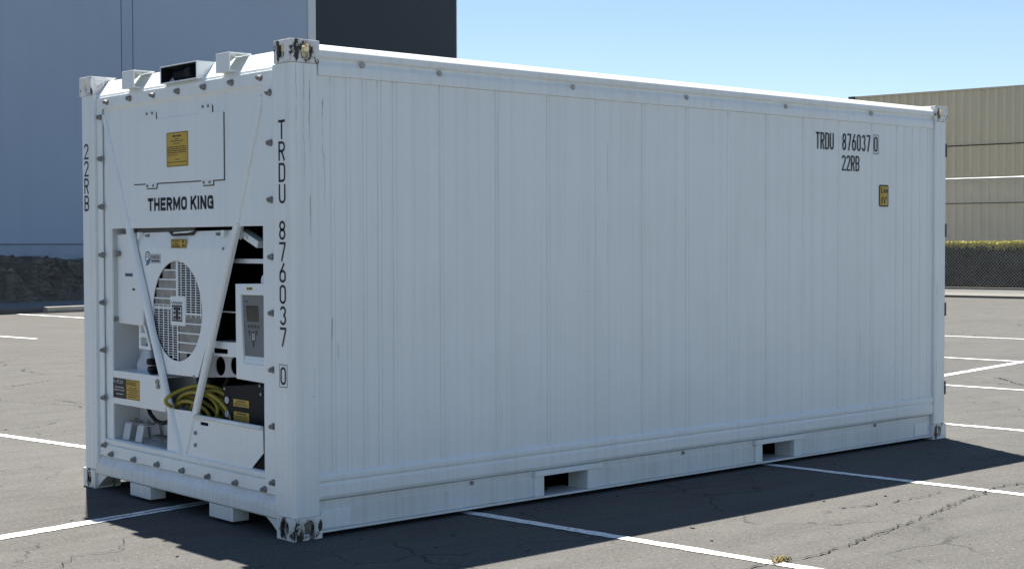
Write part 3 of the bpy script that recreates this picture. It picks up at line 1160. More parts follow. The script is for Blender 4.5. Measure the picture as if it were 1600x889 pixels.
# sloped inner rim strips between the flange and the panel
m = MB()
m.prism([(0.0378, 2.381), (0.050, 2.366), (0.057, 2.40), (0.0378, 2.40)], 'y', 0.32, 2.188)
m.build("rim", UNIT, ct, bevel=0.002)
m = MB()
m.prism([(0.0378, 0.287), (0.030, 0.300), (0.028, 0.322), (0.044, 0.330), (0.057, 0.27), (0.0378, 0.27)], 'y', 0.32, 2.188)
m.build("rim", UNIT, ct, bevel=0.002)

# machinery bay linings
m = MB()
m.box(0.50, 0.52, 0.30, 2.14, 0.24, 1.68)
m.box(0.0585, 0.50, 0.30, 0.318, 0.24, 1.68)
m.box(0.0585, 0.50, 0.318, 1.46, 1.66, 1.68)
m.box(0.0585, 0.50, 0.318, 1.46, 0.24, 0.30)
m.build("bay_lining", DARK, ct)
m = MB()
m.box(0.225, 0.24, 1.40, 2.125, 0.31, 1.66)
m.box(0.0585, 0.225, 2.103, 2.125, 0.31, 1.66)
m.box(0.0585, 0.225, 1.40, 2.103, 0.31, 0.329)
m.box(0.0585, 0.225, 1.40, 2.103, 1.638, 1.66)
m.build("side_bay", BAYGR, ct, bevel=0.003)
m = MB()
p = E(1.345, 0.4, 0.05)[0]
m.box(0.06, 0.22, p - 0.025, p, 0.33, 0.575)
m.build("divider", UNIT, ct)

# diagonal braces making the V
BL = [(2.11, 2.335), (1.82, 1.685), (1.50, 0.965), (1.185, 0.300)]
BR = [(0.285, 2.315), (0.545, 1.655), (0.852, 0.970), (1.148, 0.300)]


def brace(pts, x_up):
    for seg, (xf, xb, hw, nm) in enumerate(((0.0275, 0.0575, 0.023, "pressed_rib"), (0.022, 0.056, 0.028, "diagonal_brace"))):
        pp = [E(y, z, 0.034) for y, z in (pts[:2] if seg == 0 else pts[1:])]
        m = MB()
        for (ya, za), (yb, zb) in ([(pp[0], pp[-1])]):
            d = Vector((yb - ya, zb - za)).normalized()
            nr = Vector((-d.y, d.x))
            A, B, Mi = [], [], []
            for (oo, xx) in ((hw, xb), (hw * 0.85, xf + (xb - xf) * 0.35), (hw * 0.45, xf), (-hw * 0.45, xf), (-hw * 0.85, xf + (xb - xf) * 0.35), (-hw, xb)):
                xt = min(xb, max(xx, 0.028)) if seg == 1 else xx
                A.append((xt, ya + nr.x * oo, za + nr.y * oo))
                Mi.append((xx, ya + (yb - ya) * 0.07 + nr.x * oo, za + (zb - za) * 0.07 + nr.y * oo))
                B.append((xx + (0.008 if seg == 1 and xx < xb else 0), yb + nr.x * oo, zb + nr.y * oo))
            m.loft3(A, Mi, B)
        m.build(nm, UNIT, ct, bevel=0.004)


brace(BL, 0)
brace(BR, 0)
m = MB()
m.prism([E(y, z, 0.05) for y, z in ((1.325, 0.588), (1.045, 0.592), (1.135, 0.315), (1.205, 0.315), (1.335, 0.330))], 'x', 0.050, 0.056)
m.build("gusset_plate", UNIT, ct, bevel=0.002)

# ---- access hatch
T = 0.040
HP = [(1.72, 2.268), (1.567, 2.268), (1.566, 2.318), (1.434, 2.314), (1.434, 2.268), (0.921, 2.266), (0.920, 2.315), (0.791, 2.312), (0.791, 2.266),
      (0.671, 2.263), (0.670, 1.893), (0.786, 1.893), (0.786, 1.868), (0.904, 1.868), (0.911, 1.895), (1.429, 1.897), (1.437, 1.868), (1.562, 1.870), (1.561, 1.897), (1.72, 1.898)]
hp = [E(y, z, T) for y, z in HP]
m = MB()
m.prism(hp, 'x', 0.0375, 0.0437)
hatch = m.build("access_hatch", UNIT, ct, bevel=0.002)
m = MB()
cyy, czz = 1.20, 2.09
m.prism([(y - 0.0075, z - 0.0065) for y, z in hp], 'x', 0.0412, 0.0436)
m.build("gasket", GASKET, hatch)
lb0 = None
for y, z in ((1.535, 2.305), (1.470, 2.305), (0.885, 2.302), (0.825, 2.302), (1.535, 1.882), (1.465, 1.882), (0.880, 1.882), (0.815, 1.882)):
    p = E(y, z, T)
    if lb0 is None:
        mm = MB()
        mm.cyl((0, 0, 0), (-0.006, 0, 0), 0.0085, 12)
        lb0 = mm.build("screw", STEEL, hatch)
        lb0.location = (0.0374, p[0], p[1])
    else:
        copy_part(lb0, hatch, (0.0374, p[0], p[1]))


# ---- writing
def put_text(mb, s_, rectangle, plane, depth, bold=0.0):
    """built-in font, stretched to a rectangle; plane 'end' reads towards -y, 'side' towards +x"""
    cu = bpy.data.curves.new("writing", 'FONT')
    cu.body = s_
    cu.offset = bold
    cu.align_x = 'LEFT'
    cu.space_character = 1.0 + bold * 5
    cu.resolution_u = 3
    o = bpy.data.objects.new("writing", cu)
    COL.objects.link(o)
    dg = bpy.context.evaluated_depsgraph_get()
    dg.update()
    me = o.evaluated_get(dg).to_mesh()
    co = [v.co.copy() for v in me.vertices]
    polys = [list(p.vertices) for p in me.polygons]
    o.evaluated_get(dg).to_mesh_clear()
    bpy.data.objects.remove(o)
    bpy.data.curves.remove(cu)
    if not co:
        return
    x0, x1 = min(c.x for c in co), max(c.x for c in co)
    y0, y1 = min(c.y for c in co), max(c.y for c in co)
    a0, a1, z0, z1 = rectangle
    vs = []
    for c in co:
        a = a0 + (a1 - a0) * (c.x - x0) / (x1 - x0)
        z = z0 + (z1 - z0) * (c.y - y0) / (y1 - y0)
        vs.append(mb.bm.verts.new((depth, a, z) if plane == 'end' else (a, depth, z)))
    for p in polys:
        try:
            mb.bm.faces.new([vs[i] for i in p])
        except ValueError:
            pass


def arc(cx, cy, rx, ry, a0, a1, n=8):
    return [(cx + rx * math.cos(math.radians(a0 + (a1 - a0) * i / n)), cy + ry * math.sin(math.radians(a0 + (a1 - a0) * i / n))) for i in range(n + 1)]


# narrow container lettering as strokes in a unit-high cell; w is the cell width
def glyph(c, w, k):
    r, e = w / 2 - k / 2, k / 2
    x0, x1, t, b, mx = e, w - e, 1 - e, e, w / 2
    ry = min(0.20, r * 1.15)
    O = [(x1, 0.5)] + arc(mx, t - ry, r, ry, 0, 180) + arc(mx, b + ry, r, ry, 180, 360) + [(x1, 0.5)]
    if c == '0':
        return [O]
    if c == 'T':
        return [[(0, t), (w, t)], [(mx, t), (mx, 0)]]
    if c == 'D':
        return [[(x1 - r * 0.9, t), (x0, t), (x0, b), (x1 - r * 0.9, b)] + arc(x1 - r * 0.9, b + ry, r * 0.9, ry, -90, 0) + arc(x1 - r * 0.9, t - ry, r * 0.9, ry, 0, 90)]
    if c == 'U':
        return [[(x0, 1)] + arc(mx, b + ry, r, ry, 180, 360) + [(x1, 1)]]
    if c == 'R' or c == 'B':
        h = 0.5
        q = (t - h) / 2
        bowl = [(x0, h), (x1 - r * 0.9, h)] + arc(x1 - r * 0.9, h + q, r * 0.9, q, -90, 90) + [(x0, t)]
        if c == 'R':
            return [[(x0, 0), (x0, 1)], bowl, [(mx * 0.95, h), (x1, 0)]]
        q2 = (h - b) / 2
        return [[(x0, 0), (x0, 1)], bowl, [(x0, b), (x1 - r * 0.9, b)] + arc(x1 - r * 0.9, b + q2, r * 0.9, q2, -90, 90)]
    if c == 'O':
        c_ = min(0.22, r * 0.8)
        return [[(x1, 0.5)] + arc(x1 - c_, t - c_, c_, c_, 0, 90, 4) + arc(x0 + c_, t - c_, c_, c_, 90, 180, 4) +
                arc(x0 + c_, b + c_, c_, c_, 180, 270, 4) + arc(x1 - c_, b + c_, c_, c_, 270, 360, 4) + [(x1, 0.5)]]
    if c == 'G':
        c_ = min(0.22, r * 0.8)
        return [[(x1, 0.68)] + arc(x1 - c_, t - c_, c_, c_, 0, 90, 4) + arc(x0 + c_, t - c_, c_, c_, 90, 180, 4) +
                arc(x0 + c_, b + c_, c_, c_, 180, 270, 4) + [(x1, b), (x1, 0.47), (mx, 0.47)]]
    if c == 'H':
        return [[(x0, 0), (x0, 1)], [(x1, 0), (x1, 1)], [(x0, 0.5), (x1, 0.5)]]
    if c == 'E':
        return [[(w, t), (x0, t), (x0, b), (w, b)], [(x0, 0.5), (w * 0.92, 0.5)]]
    if c == 'M':
        return [[(x0, 0), (x0, 1)], [(x1, 0), (x1, 1)], [(x0, 0.93), (mx, 0.25), (x1, 0.93)]]
    if c == 'N':
        return [[(x0, 0), (x0, 1)], [(x1, 0), (x1, 1)], [(x0, 0.93), (x1, 0.07)]]
    if c == 'K':
        return [[(x0, 0), (x0, 1)], [(x0, 0.42), (w * 0.93, 1)], [(w * 0.42, 0.58), (w * 0.95, 0)]]
    if c == 'I':
        return [[(mx, 0), (mx, 1)]]
    if c == '8':
        q, q2 = (t - 0.53) / 2, (0.53 - b) / 2
        return [arc(mx, 0.53 + q, r * 0.92, q, 0, 360, 18), arc(mx, b + q2, r, q2, 0, 360, 18)]
    if c == '7':
        return [[(0, t), (x1, t), (x1, t - 0.08), (w * 0.36, 0)]]
    if c == '6':
        ry2 = 0.155
        return [[(x1 - r * 0.35, 1), (x0 + r * 0.12, 0.52), (x0, 0.40)] + arc(mx, b + ry2, r, ry2, 180, 360) + [(x1, 0.36)] + arc(mx, 0.60 - ry2, r, ry2, 0, 180)]
    if c == '2':
        return [arc(mx, t - ry, r, ry, 175, 0) + [(x1, 0.66), (x0, b), (w, b)]]
    if c == '3':
        q = (t - 0.53) / 2
        q2 = (0.53 - b) / 2
        return [arc(mx, 0.53 + q, r * 0.95, q, 165, -75), arc(mx, b + q2, r, q2, 80, -165)]
    return []


def stroke(mb, pts, k, to3):
    P = [Vector(p) for p in pts]
    q = [P[0]]
    for p in P[1:]:
        if (p - q[-1]).length > 1e-5:
            q.append(p)
    P = q
    closed = (P[0] - P[-1]).length < 1e-4
    if closed:
        P = P[:-1]
    n = len(P)
    A, B = [], []
    for i in range(n):
        if closed:
            d0, d1 = P[i] - P[i - 1], P[(i + 1) % n] - P[i]
        else:
            d0 = P[i] - P[i - 1] if i > 0 else P[1] - P[0]
            d1 = P[i + 1] - P[i] if i < n - 1 else d0
        d0.normalize()
        d1.normalize()
        t = (d0 + d1)
        t = t.normalized() if t.length > 1e-4 else d0
        nr = Vector((-t.y, t.x))
        s_ = 1.0 / max(0.55, nr.dot(Vector((-d1.y, d1.x))))
        A.append(mb.bm.verts.new(to3(P[i] + nr * k / 2 * s_)))
        B.append(mb.bm.verts.new(to3(P[i] - nr * k / 2 * s_)))
    for i in range(n if closed else n - 1):
        j = (i + 1) % n
        mb.bm.faces.new((A[i], A[j], B[j], B[i]))


def put_stroke_text(mb, s_, a0, dirn, z0, h, w, adv, k, to):
    """narrow letters; to(a, z) places a point"""
    a = a0
    for ch in s_:
        if ch != ' ':
            for pl in glyph(ch, w / h, k):
                stroke(mb, pl, k, lambda p, a=a: to(a + dirn * p.x * h, z0 + p.y * h))
        a += dirn * adv


def boxed(mb, a0, a1, z0, z1, t, to):
    for (p, q) in (((a0, z0), (a1, z0)), ((a1, z0), (a1, z1)), ((a1, z1), (a0, z1)), ((a0, z1), (a0, z0))):
        d = (Vector(q) - Vector(p)).normalized() * t / 2
        n_ = Vector((-d.y, d.x))
        P, Q = Vector(p) - d, Vector(q) + d
        mb.quad(to(*(P + n_)), to(*(Q + n_)), to(*(Q - n_)), to(*(P - n_)))


# vertical number down the near post
XT = 0.0045
toE = lambda a, z: (XT, a, z)
m = MB()
for i, ch in enumerate("TRDU"):
    put_stroke_text(m, ch, 0.128 - i * 0.0005, -1, 2.080 - i * 0.1105, 0.100, 0.062, 0, 0.128, toE)
m.build("owner_code_lettering", BLACK, ct, recalc=False)
m = MB()
for i, ch in enumerate("876037"):
    put_stroke_text(m, ch, 0.127 - i * 0.0003, -1, 1.560 - i * 0.1105, 0.100, 0.060, 0, 0.128, toE)
m.build("serial_number_lettering", BLACK, ct, recalc=False)
m = MB()
put_stroke_text(m, "0", 0.1235, -1, 0.808, 0.094, 0.052, 0, 0.128, toE)
boxed(m, 0.132, 0.060, 0.797, 0.913, 0.0032, toE)
m.build("check_digit_lettering", BLACK, ct, recalc=False)
m = MB()
for i, ch in enumerate("22RB"):
    put_stroke_text(m, ch, 2.389, -1, 2.074 - i * 0.1085, 0.098, 0.062, 0, 0.128, toE)
m.build("size_lettering", BLACK, ct, recalc=False)

# number on the long side
YT = YP - 0.0036
toS = lambda a, z: (*SD(a, z, YT), ) if False else (SD(a, z, YT)[0], YT, SD(a, z, YT)[1])
m = MB()
put_stroke_text(m, "TRDU", 4.378, 1, 2.200, 0.120, 0.046, 0.0545, 0.108, toS)
m.build("owner_code_lettering", BLACK, ct, recalc=False)
m = MB()
put_stroke_text(m, "876037", 4.690, 1, 2.202, 0.122, 0.047, 0.0590, 0.108, toS)
m.build("serial_number_lettering", BLACK, ct, recalc=False)
m = MB()
put_stroke_text(m, "0", 5.078, 1, 2.205, 0.112, 0.044, 0.05, 0.108, toS)
boxed(m, 5.068, 5.132, 2.192, 2.328, 0.004, toS)
m.build("check_digit_lettering", BLACK, ct, recalc=False)
m = MB()
put_stroke_text(m, "22RB", 4.684, 1, 2.055, 0.112, 0.047, 0.0555, 0.108, toS)
m.build("size_lettering", BLACK, ct, recalc=False)

# height sticker
xa, za = SD(5.145, 1.802, YT)
xb, zb = SD(5.262, 1.964, YT)


def rrect(a, b, c, d, r, n=5):
    out = []
    for cx, cy, s0 in ((b - r, d - r, 0), (a + r, d - r, 90), (a + r, c + r, 180), (b - r, c + r, 270)):
        out += arc(cx, cy, r, r, s0, s0 + 90, n)
    return out


m = MB()
m.prism(rrect(xa, xb, za, zb, 0.014), 'y', YT - 0.001, YT + 0.0005)
hs = m.build("height_sticker", BLACK, ct)
m = MB()
m.prism(rrect(xa + 0.010, xb - 0.010, za + 0.010, zb - 0.010, 0.008), 'y', YT - 0.002, YT - 0.0011)
m.build("yellow_field", YELLOW, hs)
m = MB()
cx_ = (xa + xb) / 2
put_text(m, "2,6m", (xa + 0.016, xb - 0.014, za + 0.094, zb - 0.020), 'side', YT - 0.0026, 0.045)
put_text(m, "8'6\"", (xa + 0.022, xb - 0.026, za + 0.020, za + 0.076), 'side', YT - 0.0026, 0.045)
m.build("writing", BLACK, hs, recalc=False)

# maker's name across the unit
m = MB()
ya, za = E(1.541, 1.734, 0.043)
yb, zb = E(0.770, 1.810, 0.043)
HN, WN = zb - za, (ya - yb)
toN = lambda a, z: (0.0428, a, z)
k = 0.245
adv = WN / 10.62
pos = ya
m = MB()
for ch in "THERMO KING":
    if ch == ' ':
        m.build("name_lettering", BLACK, ct, recalc=False)
        m = MB()
        pos -= adv * 0.42
        continue
    cw = {'I': 0.30, 'M': 1.12, 'T': 0.92, 'E': 0.86}.get(ch, 0.92)
    wch = adv * cw / HN
    for pl in glyph(ch, wch, k):
        stroke(m, pl, k, lambda p, q=pos: toN(q - p.x * HN, za + p.y * HN))
    pos -= adv * (cw + 0.145)
m.build("name_lettering", BLACK, ct, recalc=False)


def sticker(name, y0, y1, z0, z1, t, parent, mat=None, lines=(), title=None, border=False, split=None):
    """a printed label on the unit; y0 > y1"""
    (ya, za), (yb, zb) = E(y0, z0, t), E(y1, z1, t)
    m = MB()
    m.box(t - 0.001, t + 0.002, yb, ya, za, zb)
    o = m.build(name, mat or YELLOW, parent)
    w = MB()
    H_ = zb - za
    W_ = ya - yb
    if border:
        boxed(w, ya - 0.004, yb + 0.004, za + 0.004, zb - 0.004, 0.003, lambda a, z: (t - 0.0015, a, z))
    for (f0, f1, l0, l1) in lines:
        # a row of small print: words of uneven length
        z_a, z_b = za + H_ * f0, za + H_ * f1
        x = l0
        while x < l1 - 0.02:
            e_ = min(l1, x + random.uniform(0.06, 0.16))
            w.quad((t - 0.0015, ya - W_ * x, z_a), (t - 0.0015, ya - W_ * e_, z_a), (t - 0.0015, ya - W_ * e_, z_b), (t - 0.0015, ya - W_ * x, z_b))
            x = e_ + 0.025
    if title:
        for (s_, f0, f1, l0, l1) in title:
            put_text(w, s_, (ya - W_ * l0, ya - W_ * l1, za + H_ * f0, za + H_ * f1), 'end', t - 0.0015, 0.01)
    w.build("print", BLACK if mat is not BLACK else LGREY, o, recalc=False)
    return o


random.seed(77)
sticker("notice_sticker", 1.307, 1.058, 1.983, 2.180, 0.0365, hatch, border=True, lines=[(0.86, 0.91, 0.3, 0.45), (0.86, 0.91, 0.48, 0.7)] + [(0.79, 0.81, 0.4, 0.6), (0.73, 0.755, 0.2, 0.8), (0.66, 0.68, 0.35, 0.65)] + [(0.56 - 0.055 * i, 0.585 - 0.055 * i, 0.05, 0.93) for i in range(4)] +
        [(0.33, 0.35, 0.05, 0.5), (0.20, 0.22, 0.4, 0.6), (0.12, 0.14, 0.05, 0.95)])

# ---- fan panel with its round grille
CYc, CZc = E(1.200, 1.156, 0.066)
R0 = 0.292
fan_out = [E(y, z, 0.066) for y, z in ((1.745, 1.512), (0.590, 1.512), (0.965, 0.790), (1.420, 0.787))]
circ = [(CYc + R0 * math.cos(2 * math.pi * i / 64), CZc + R0 * math.sin(2 * math.pi * i / 64)) for i in range(64)]
m = MB()
m.prism(fan_out, 'x', 0.062, 0.070, [circ])
fan = m.build("fan_panel", UNIT, ct, bevel=0.0015)
m = MB()
a1, a2 = fan_out[0], fan_out[1]
b1, b2 = E(1.765, 1.606, 0.085), E(0.570, 1.616, 0.085)
m.loft([(0.062, *a1), (0.062, *a2), (0.085, *b2), (0.085, *b1)], [(0.070, *a1), (0.070, *a2), (0.093, *b2), (0.093, *b1)])
m.build("hood", UNIT, fan, bevel=0.0015)
m = MB()
m.cyl((0.17, CYc, CZc), (0.19, CYc, CZc), R0 + 0.018, 48)
m.prism([(CYc + (R0 + 0.02) * math.cos(2 * math.pi * i / 48), CZc + (R0 + 0.02) * math.sin(2 * math.pi * i / 48)) for i in range(48)], 'x', 0.0795, 0.1695,
        [[(CYc + (R0 + 0.006) * math.cos(2 * math.pi * i / 48), CZc + (R0 + 0.006) * math.sin(2 * math.pi * i / 48)) for i in range(48)]])
m.build("fan_backing", DARK, fan)
# coarse slotted quarters: white bars over the dark duct
P = 0.0560
m = MB()


def chord(d):
    return math.sqrt(max(0.0, R0 * R0 - d * d))


m = MB()
xg0, xg1 = 0.0722, 0.0734
ev = CYc + 0.004                                  # column split between the quarters
rows = int(R0 / (P / 4)) + 1
for i in range(-rows, rows):
    za_, zb_ = i * P / 4 - 0.0021, i * P / 4 + 0.0021
    c = chord(max(abs(za_), abs(zb_)))
    if c <= 0.01:
        continue
    z = CZc + 0.005
    if za_ > -0.03:                                # right-hand top quarter (towards -y)
        m.box(xg0, xg1, CYc - c, ev + 0.02, z + za_, z + zb_)
    if za_ < 0.03:
        m.box(xg0, xg1, ev - 0.02 + 0.03, CYc + c, z + za_, z + zb_)
for k in range(0, 6):
    y_ = ev + 0.016 - k * P
    c = chord(y_ - CYc)
    m.box(xg0 - 0.0008, xg1 + 0.0006, y_ - 0.0030, y_ + 0.0030, CZc - 0.035, CZc + c)
    y_ = ev + 0.006 + k * P
    c = chord(y_ - CYc)
    m.box(xg0 - 0.0008, xg1 + 0.0006, y_ - 0.0030, y_ + 0.0030, CZc - c, CZc + 0.035)
m.build("slotted_guard", UNIT, fan)
# fine mesh quarters: stepped strips with white bars between
m = MB()
wb = MB()
for i in range(5):
    zt = CZc + R0 - 0.002 - i * P
    zb_ = zt - P + 0.008
    cl = min(chord(zt - CZc - 0.012), R0)
    right = ev + (0.018 if i < 4 else 0.075)
    m.box(0.0755, 0.079, right, CYc + max(cl, 0.08), zb_, zt)
    wb.box(0.0712, 0.0754, right - 0.01, CYc + max(chord(zb_ - CZc), 0.05), zb_ - 0.008, zb_)
    zb2 = CZc - R0 + 0.002 + i * P
    zt2 = zb2 + P - 0.008
    cl = chord(CZc - zb2 - 0.012)
    left = ev - (0.010 if i < 4 else 0.075)
    m.box(0.0755, 0.079, CYc - max(cl, 0.08), left, zb2, zt2)
    wb.box(0.0712, 0.0754, CYc - max(chord(CZc - zt2), 0.05), left + 0.01, zt2, zt2 + 0.008)
m.build("fine_guard", GUARD, fan)
wb.box(0.0710, 0.0756, ev - 0.003, ev + 0.012, CZc, CZc + R0 - 0.004)
wb.box(0.0710, 0.0756, ev + 0.000, ev + 0.010, CZc - R0 + 0.004, CZc)
wb.box(0.0690, 0.0762, CYc - 0.085, CYc + 0.085, CZc - 0.085, CZc + 0.085)
wb.build("guard_frame", UNIT, fan)
# emblem plate
em = MB()
ey0, ey1, ez0, ez1 = CYc + 0.066, CYc - 0.066, CZc - 0.062, CZc + 0.060
em.box(0.0645, 0.0688, ey1, ey0, ez0, ez1)
emb = em.build("emblem", UNIT, fan, bevel=0.001)
w = MB()
te = lambda a, z: (0.0638, a, z)
boxed(w, ey0 - 0.010, ey1 + 0.010, ez0 + 0.006, ez1 - 0.030, 0.009, te)
zz = [(ey0 - 0.004 - (ey0 - ey1 - 0.008) * i / 10, ez1 - 0.006 - (0.013 if i % 2 else 0)) for i in range(11)]
stroke(w, zz, 0.006, lambda p: te(p.x, p.y))
w.quad(te(CYc + 0.042, CZc + 0.024), te(CYc - 0.042, CZc + 0.024), te(CYc - 0.042, CZc + 0.004), te(CYc + 0.042, CZc + 0.004))
w.quad(te(CYc + 0.016, CZc + 0.004), te(CYc - 0.016, CZc + 0.004), te(CYc - 0.016, CZc - 0.050), te(CYc + 0.016, CZc - 0.050))
w.build("emblem_mark", BLACK, emb, recalc=False)
w = MB()
for s_ in (1, -1):
    w.quad(te(CYc + s_ * 0.018, CZc - 0.002), te(CYc + s_ * 0.044, CZc - 0.002), te(CYc + s_ * 0.044, CZc - 0.022), te(CYc + s_ * 0.018, CZc - 0.018))
    w.quad(te(CYc + s_ * 0.018, CZc - 0.026), te(CYc + s_ * 0.044, CZc - 0.030), te(CYc + s_ * 0.044, CZc - 0.048), te(CYc + s_ * 0.018, CZc - 0.048))
    w.build("emblem_grey", DGREY, emb, recalc=False)
    w = MB()
# latch handle and stickers
m = MB()
p0, p1 = E(1.294, 1.612, 0.07), E(0.983, 1.617, 0.07)
q0, q1 = E(1.250, 1.586, 0.07), E(1.015, 1.590, 0.07)
m.prism([p0, p1, q1, q0], 'x', 0.068, 0.078)
h = m.build("latch_recess", BLACK, fan)
m = MB()
m.prism([(p0[0] - 0.09, p0[1] - 0.004), (p1[0], p1[1] - 0.002), (p1[0] + 0.05, p1[1] - 0.012), (p0[0] - 0.07, p0[1] - 0.013)], 'x', 0.056, 0.066)
m.build("latch_handle", UNIT, fan, bevel=0.002)
sticker("warning_sticker", 1.265, 1.092, 1.517, 1.569, 0.0600, fan, border=True, title=[("WARNING", 0.62, 0.88, 0.08, 0.58)],
        lines=[(0.36, 0.50, 0.12, 0.55), (0.14, 0.28, 0.08, 0.6), (0.55, 0.85, 0.76, 0.90), (0.18, 0.40, 0.74, 0.92)])
sticker("refrigerant_label", 1.508, 1.392, 1.428, 1.482, 0.0605, fan, LGREY, title=[("R-452A", 0.48, 0.85, 0.10, 0.90)], lines=[(0.16, 0.32, 0.08, 0.92)])
w = MB()
ly, lz = E(1.547, 1.462, 0.061)
ring = [(ly + 0.032 * math.cos(t), lz + 0.034 * math.sin(t)) for t in [2 * math.pi * i / 24 for i in range(25)]]
stroke(w, ring, 0.005, lambda p: (0.0605, p.x, p.y))
for i in range(3):
    d = 0.014 * (i - 0.6)
    stroke(w, [(ly + 0.027, lz + 0.010 + d), (ly, lz + 0.012 + d), (ly - 0.026, lz + 0.000 + d)], 0.004, lambda p: (0.0606, p.x, p.y))
w.build("refrigerant_emblem", DGREY, fan, recalc=False)
w = MB()
w.prism([(ly + 0.024, lz - 0.050), (ly + 0.014, lz - 0.020), (ly - 0.008, lz - 0.010), (ly - 0.030, lz - 0.006), (ly - 0.026, lz - 0.032), (ly - 0.006, lz - 0.046)], 'x', 0.0592, 0.0600)
w.build("refrigerant_leaf", BLUEST, fan)
for y, z in ((1.640, 1.595), (0.670, 1.600)):
    p = E(y, z, 0.07)
    m = MB()
    m.box(0.055, 0.080, p[0] - 0.018, p[0] + 0.012, p[1] - 0.022, p[1] + 0.016)
    m.cyl((0.055, p[0] - 0.01, p[1] - 0.025), (0.050, p[0] - 0.01, p[1] - 0.025), 0.008, 10)
    m.build("hinge_clip", STEEL if False else UNIT, fan, bevel=0.004)
for y, z in ((1.550, 1.590), (0.735, 1.594), (0.668, 1.514), (1.0, 0.793)):
    p = E(y, z, 0.07)
    m = MB()
    m.cyl((0.0785, p[0], p[1]), (0.058, p[0], p[1]), 0.009, 12)
    m.build("screw", STEEL, fan)

# ---- electrical cover box in the left bay
m = MB()
pts = [E(y, z, 0.085) for y, z in ((1.985, 1.56), (1.965, 1.600), (1.70, 1.608), (1.60, 1.30), (1.62, 1.052), (1.865, 1.056), (1.985, 1.062))]
m.prism(pts, 'x', 0.085, 0.21)
eb = m.build("electrical_box", UNIT, ct, bevel=0.012, seg=3)
for y, z in ((1.903, 1.483), (1.941, 1.085)):
    p = E(y, z, 0.085)
    m = MB()
    m.cyl((0.0849, p[0], p[1]), (0.066, p[0], p[1]), 0.017, 14, 0.013)
    m.cyl((0.0659, p[0], p[1]), (0.055, p[0], p[1]), 0.021, 14)
    m.build("thumb_bolt", STEEL, eb)
sticker("data_label", 1.838, 1.740, 1.345, 1.365, 0.084, eb, BLUEST, lines=[(0.3, 0.7, 0.1, 0.9)])
p, q = E(1.745, 1.262, 0.084), E(1.715, 1.275, 0.084)
m = MB()
m.box(0.083, 0.0855, q[0], p[0], p[1], q[1])
m.build("small_label", BLACK, eb)
# frame bracket beside the fan
m = MB()
o_ = [E(y, z, 0.10) for y, z in ((1.668, 1.165), (1.655, 1.165), (1.54, 0.96), (1.52, 0.915), (1.672, 0.915))]
m.prism(o_, 'x', 0.10, 0.13, [[E(y, z, 0.10) for y, z in ((1.650, 1.10), (1.648, 1.012), (1.590, 1.012))], [E(y, z, 0.10) for y, z in ((1.650, 0.985), (1.650, 0.935), (1.560, 0.935), (1.575, 0.985))]])
m.build("side_bracket", UNIT, ct, bevel=0.003)

# ---- coolant tank and hoses
m = MB()
p = E(1.60, 0.80, 0.12)
m.prism([(p[0] + 0.075, 0.735), (p[0] + 0.080, 0.81), (p[0] + 0.03, 0.86), (p[0] - 0.02, 0.915), (p[0] - 0.09, 0.915), (p[0] - 0.12, 0.80), (p[0] - 0.12, 0.735)], 'x', 0.10, 0.20)
m.build("coolant_tank", TANK, ct, bevel=0.02, seg=3)
m = MB()
for i, (y, z) in enumerate(((1.525, 0.80), (1.505, 0.765), (1.535, 0.845))):
    q = E(y, z, 0.08)
    m.cyl((0.068, *q), (0.14, *q), 0.020, 12)
m.tube([(0.12, *E(1.60 - 0.02 * k, 0.93 + 0.04 * math.sin(k * 0.9), 0.10)) for k in range(6)], 0.011)
m.build("valve_fittings", BLKPL, ct)
m = MB()
m.tube([(0.12, *E(y, z, 0.10)) for y, z in ((1.60, 0.57), (1.57, 0.53), (1.50, 0.495), (1.42, 0.49), (1.35, 0.505), (1.30, 0.53))], 0.013)
m.build("black_hose", BLKPL, ct)

# ---- shelf beam in the left bay
m = MB()
sy0, sy1 = YO1 - 0.001, E(1.36, 0.65, 0.04)[0]
zt, zb_ = E(0, 0.766, 0.045)[1], E(0, 0.562, 0.045)[1]
m.prism(rect(sy1, sy0, zb_, zt), 'x', 0.0455, 0.052)
m.prism([(0.0522, zt), (0.20, zt), (0.20, zt - 0.006), (0.0522, zt - 0.006)], 'y', sy1, sy0)
m.prism([(0.0522, zb_), (0.20, zb_), (0.20, zb_ + 0.006), (0.0522, zb_ + 0.006)], 'y', sy1, sy0)
sh = m.build("shelf_beam", UNIT, ct, bevel=0.002)
sticker("refrigerant_sticker", 2.008, 1.842, 0.600, 0.722, 0.044, sh, BLACK, title=[("R-452A", 0.74, 0.93, 0.05, 0.80)],
        lines=[(0.52, 0.58, 0.15, 0.85), (0.38, 0.44, 0.1, 0.9), (0.18, 0.24, 0.25, 0.8)])
sticker("warning_sticker", 1.838, 1.668, 0.601, 0.722, 0.044, sh, border=True, title=[("WARNING", 0.68, 0.92, 0.06, 0.78)],
        lines=[(0.56, 0.61, 0.2, 0.8), (0.45, 0.50, 0.06, 0.94), (0.34, 0.39, 0.2, 0.8), (0.23, 0.28, 0.1, 0.9), (0.12, 0.17, 0.15, 0.85)])
for y, z in ((1.437, 0.733), (1.428, 0.705)):
    p = E(y, z, 0.044)
    m = MB()
    m.cyl((0.0454, *p), (0.032, *p), 0.014, 12)
    m.build("bolt", STEEL, sh)

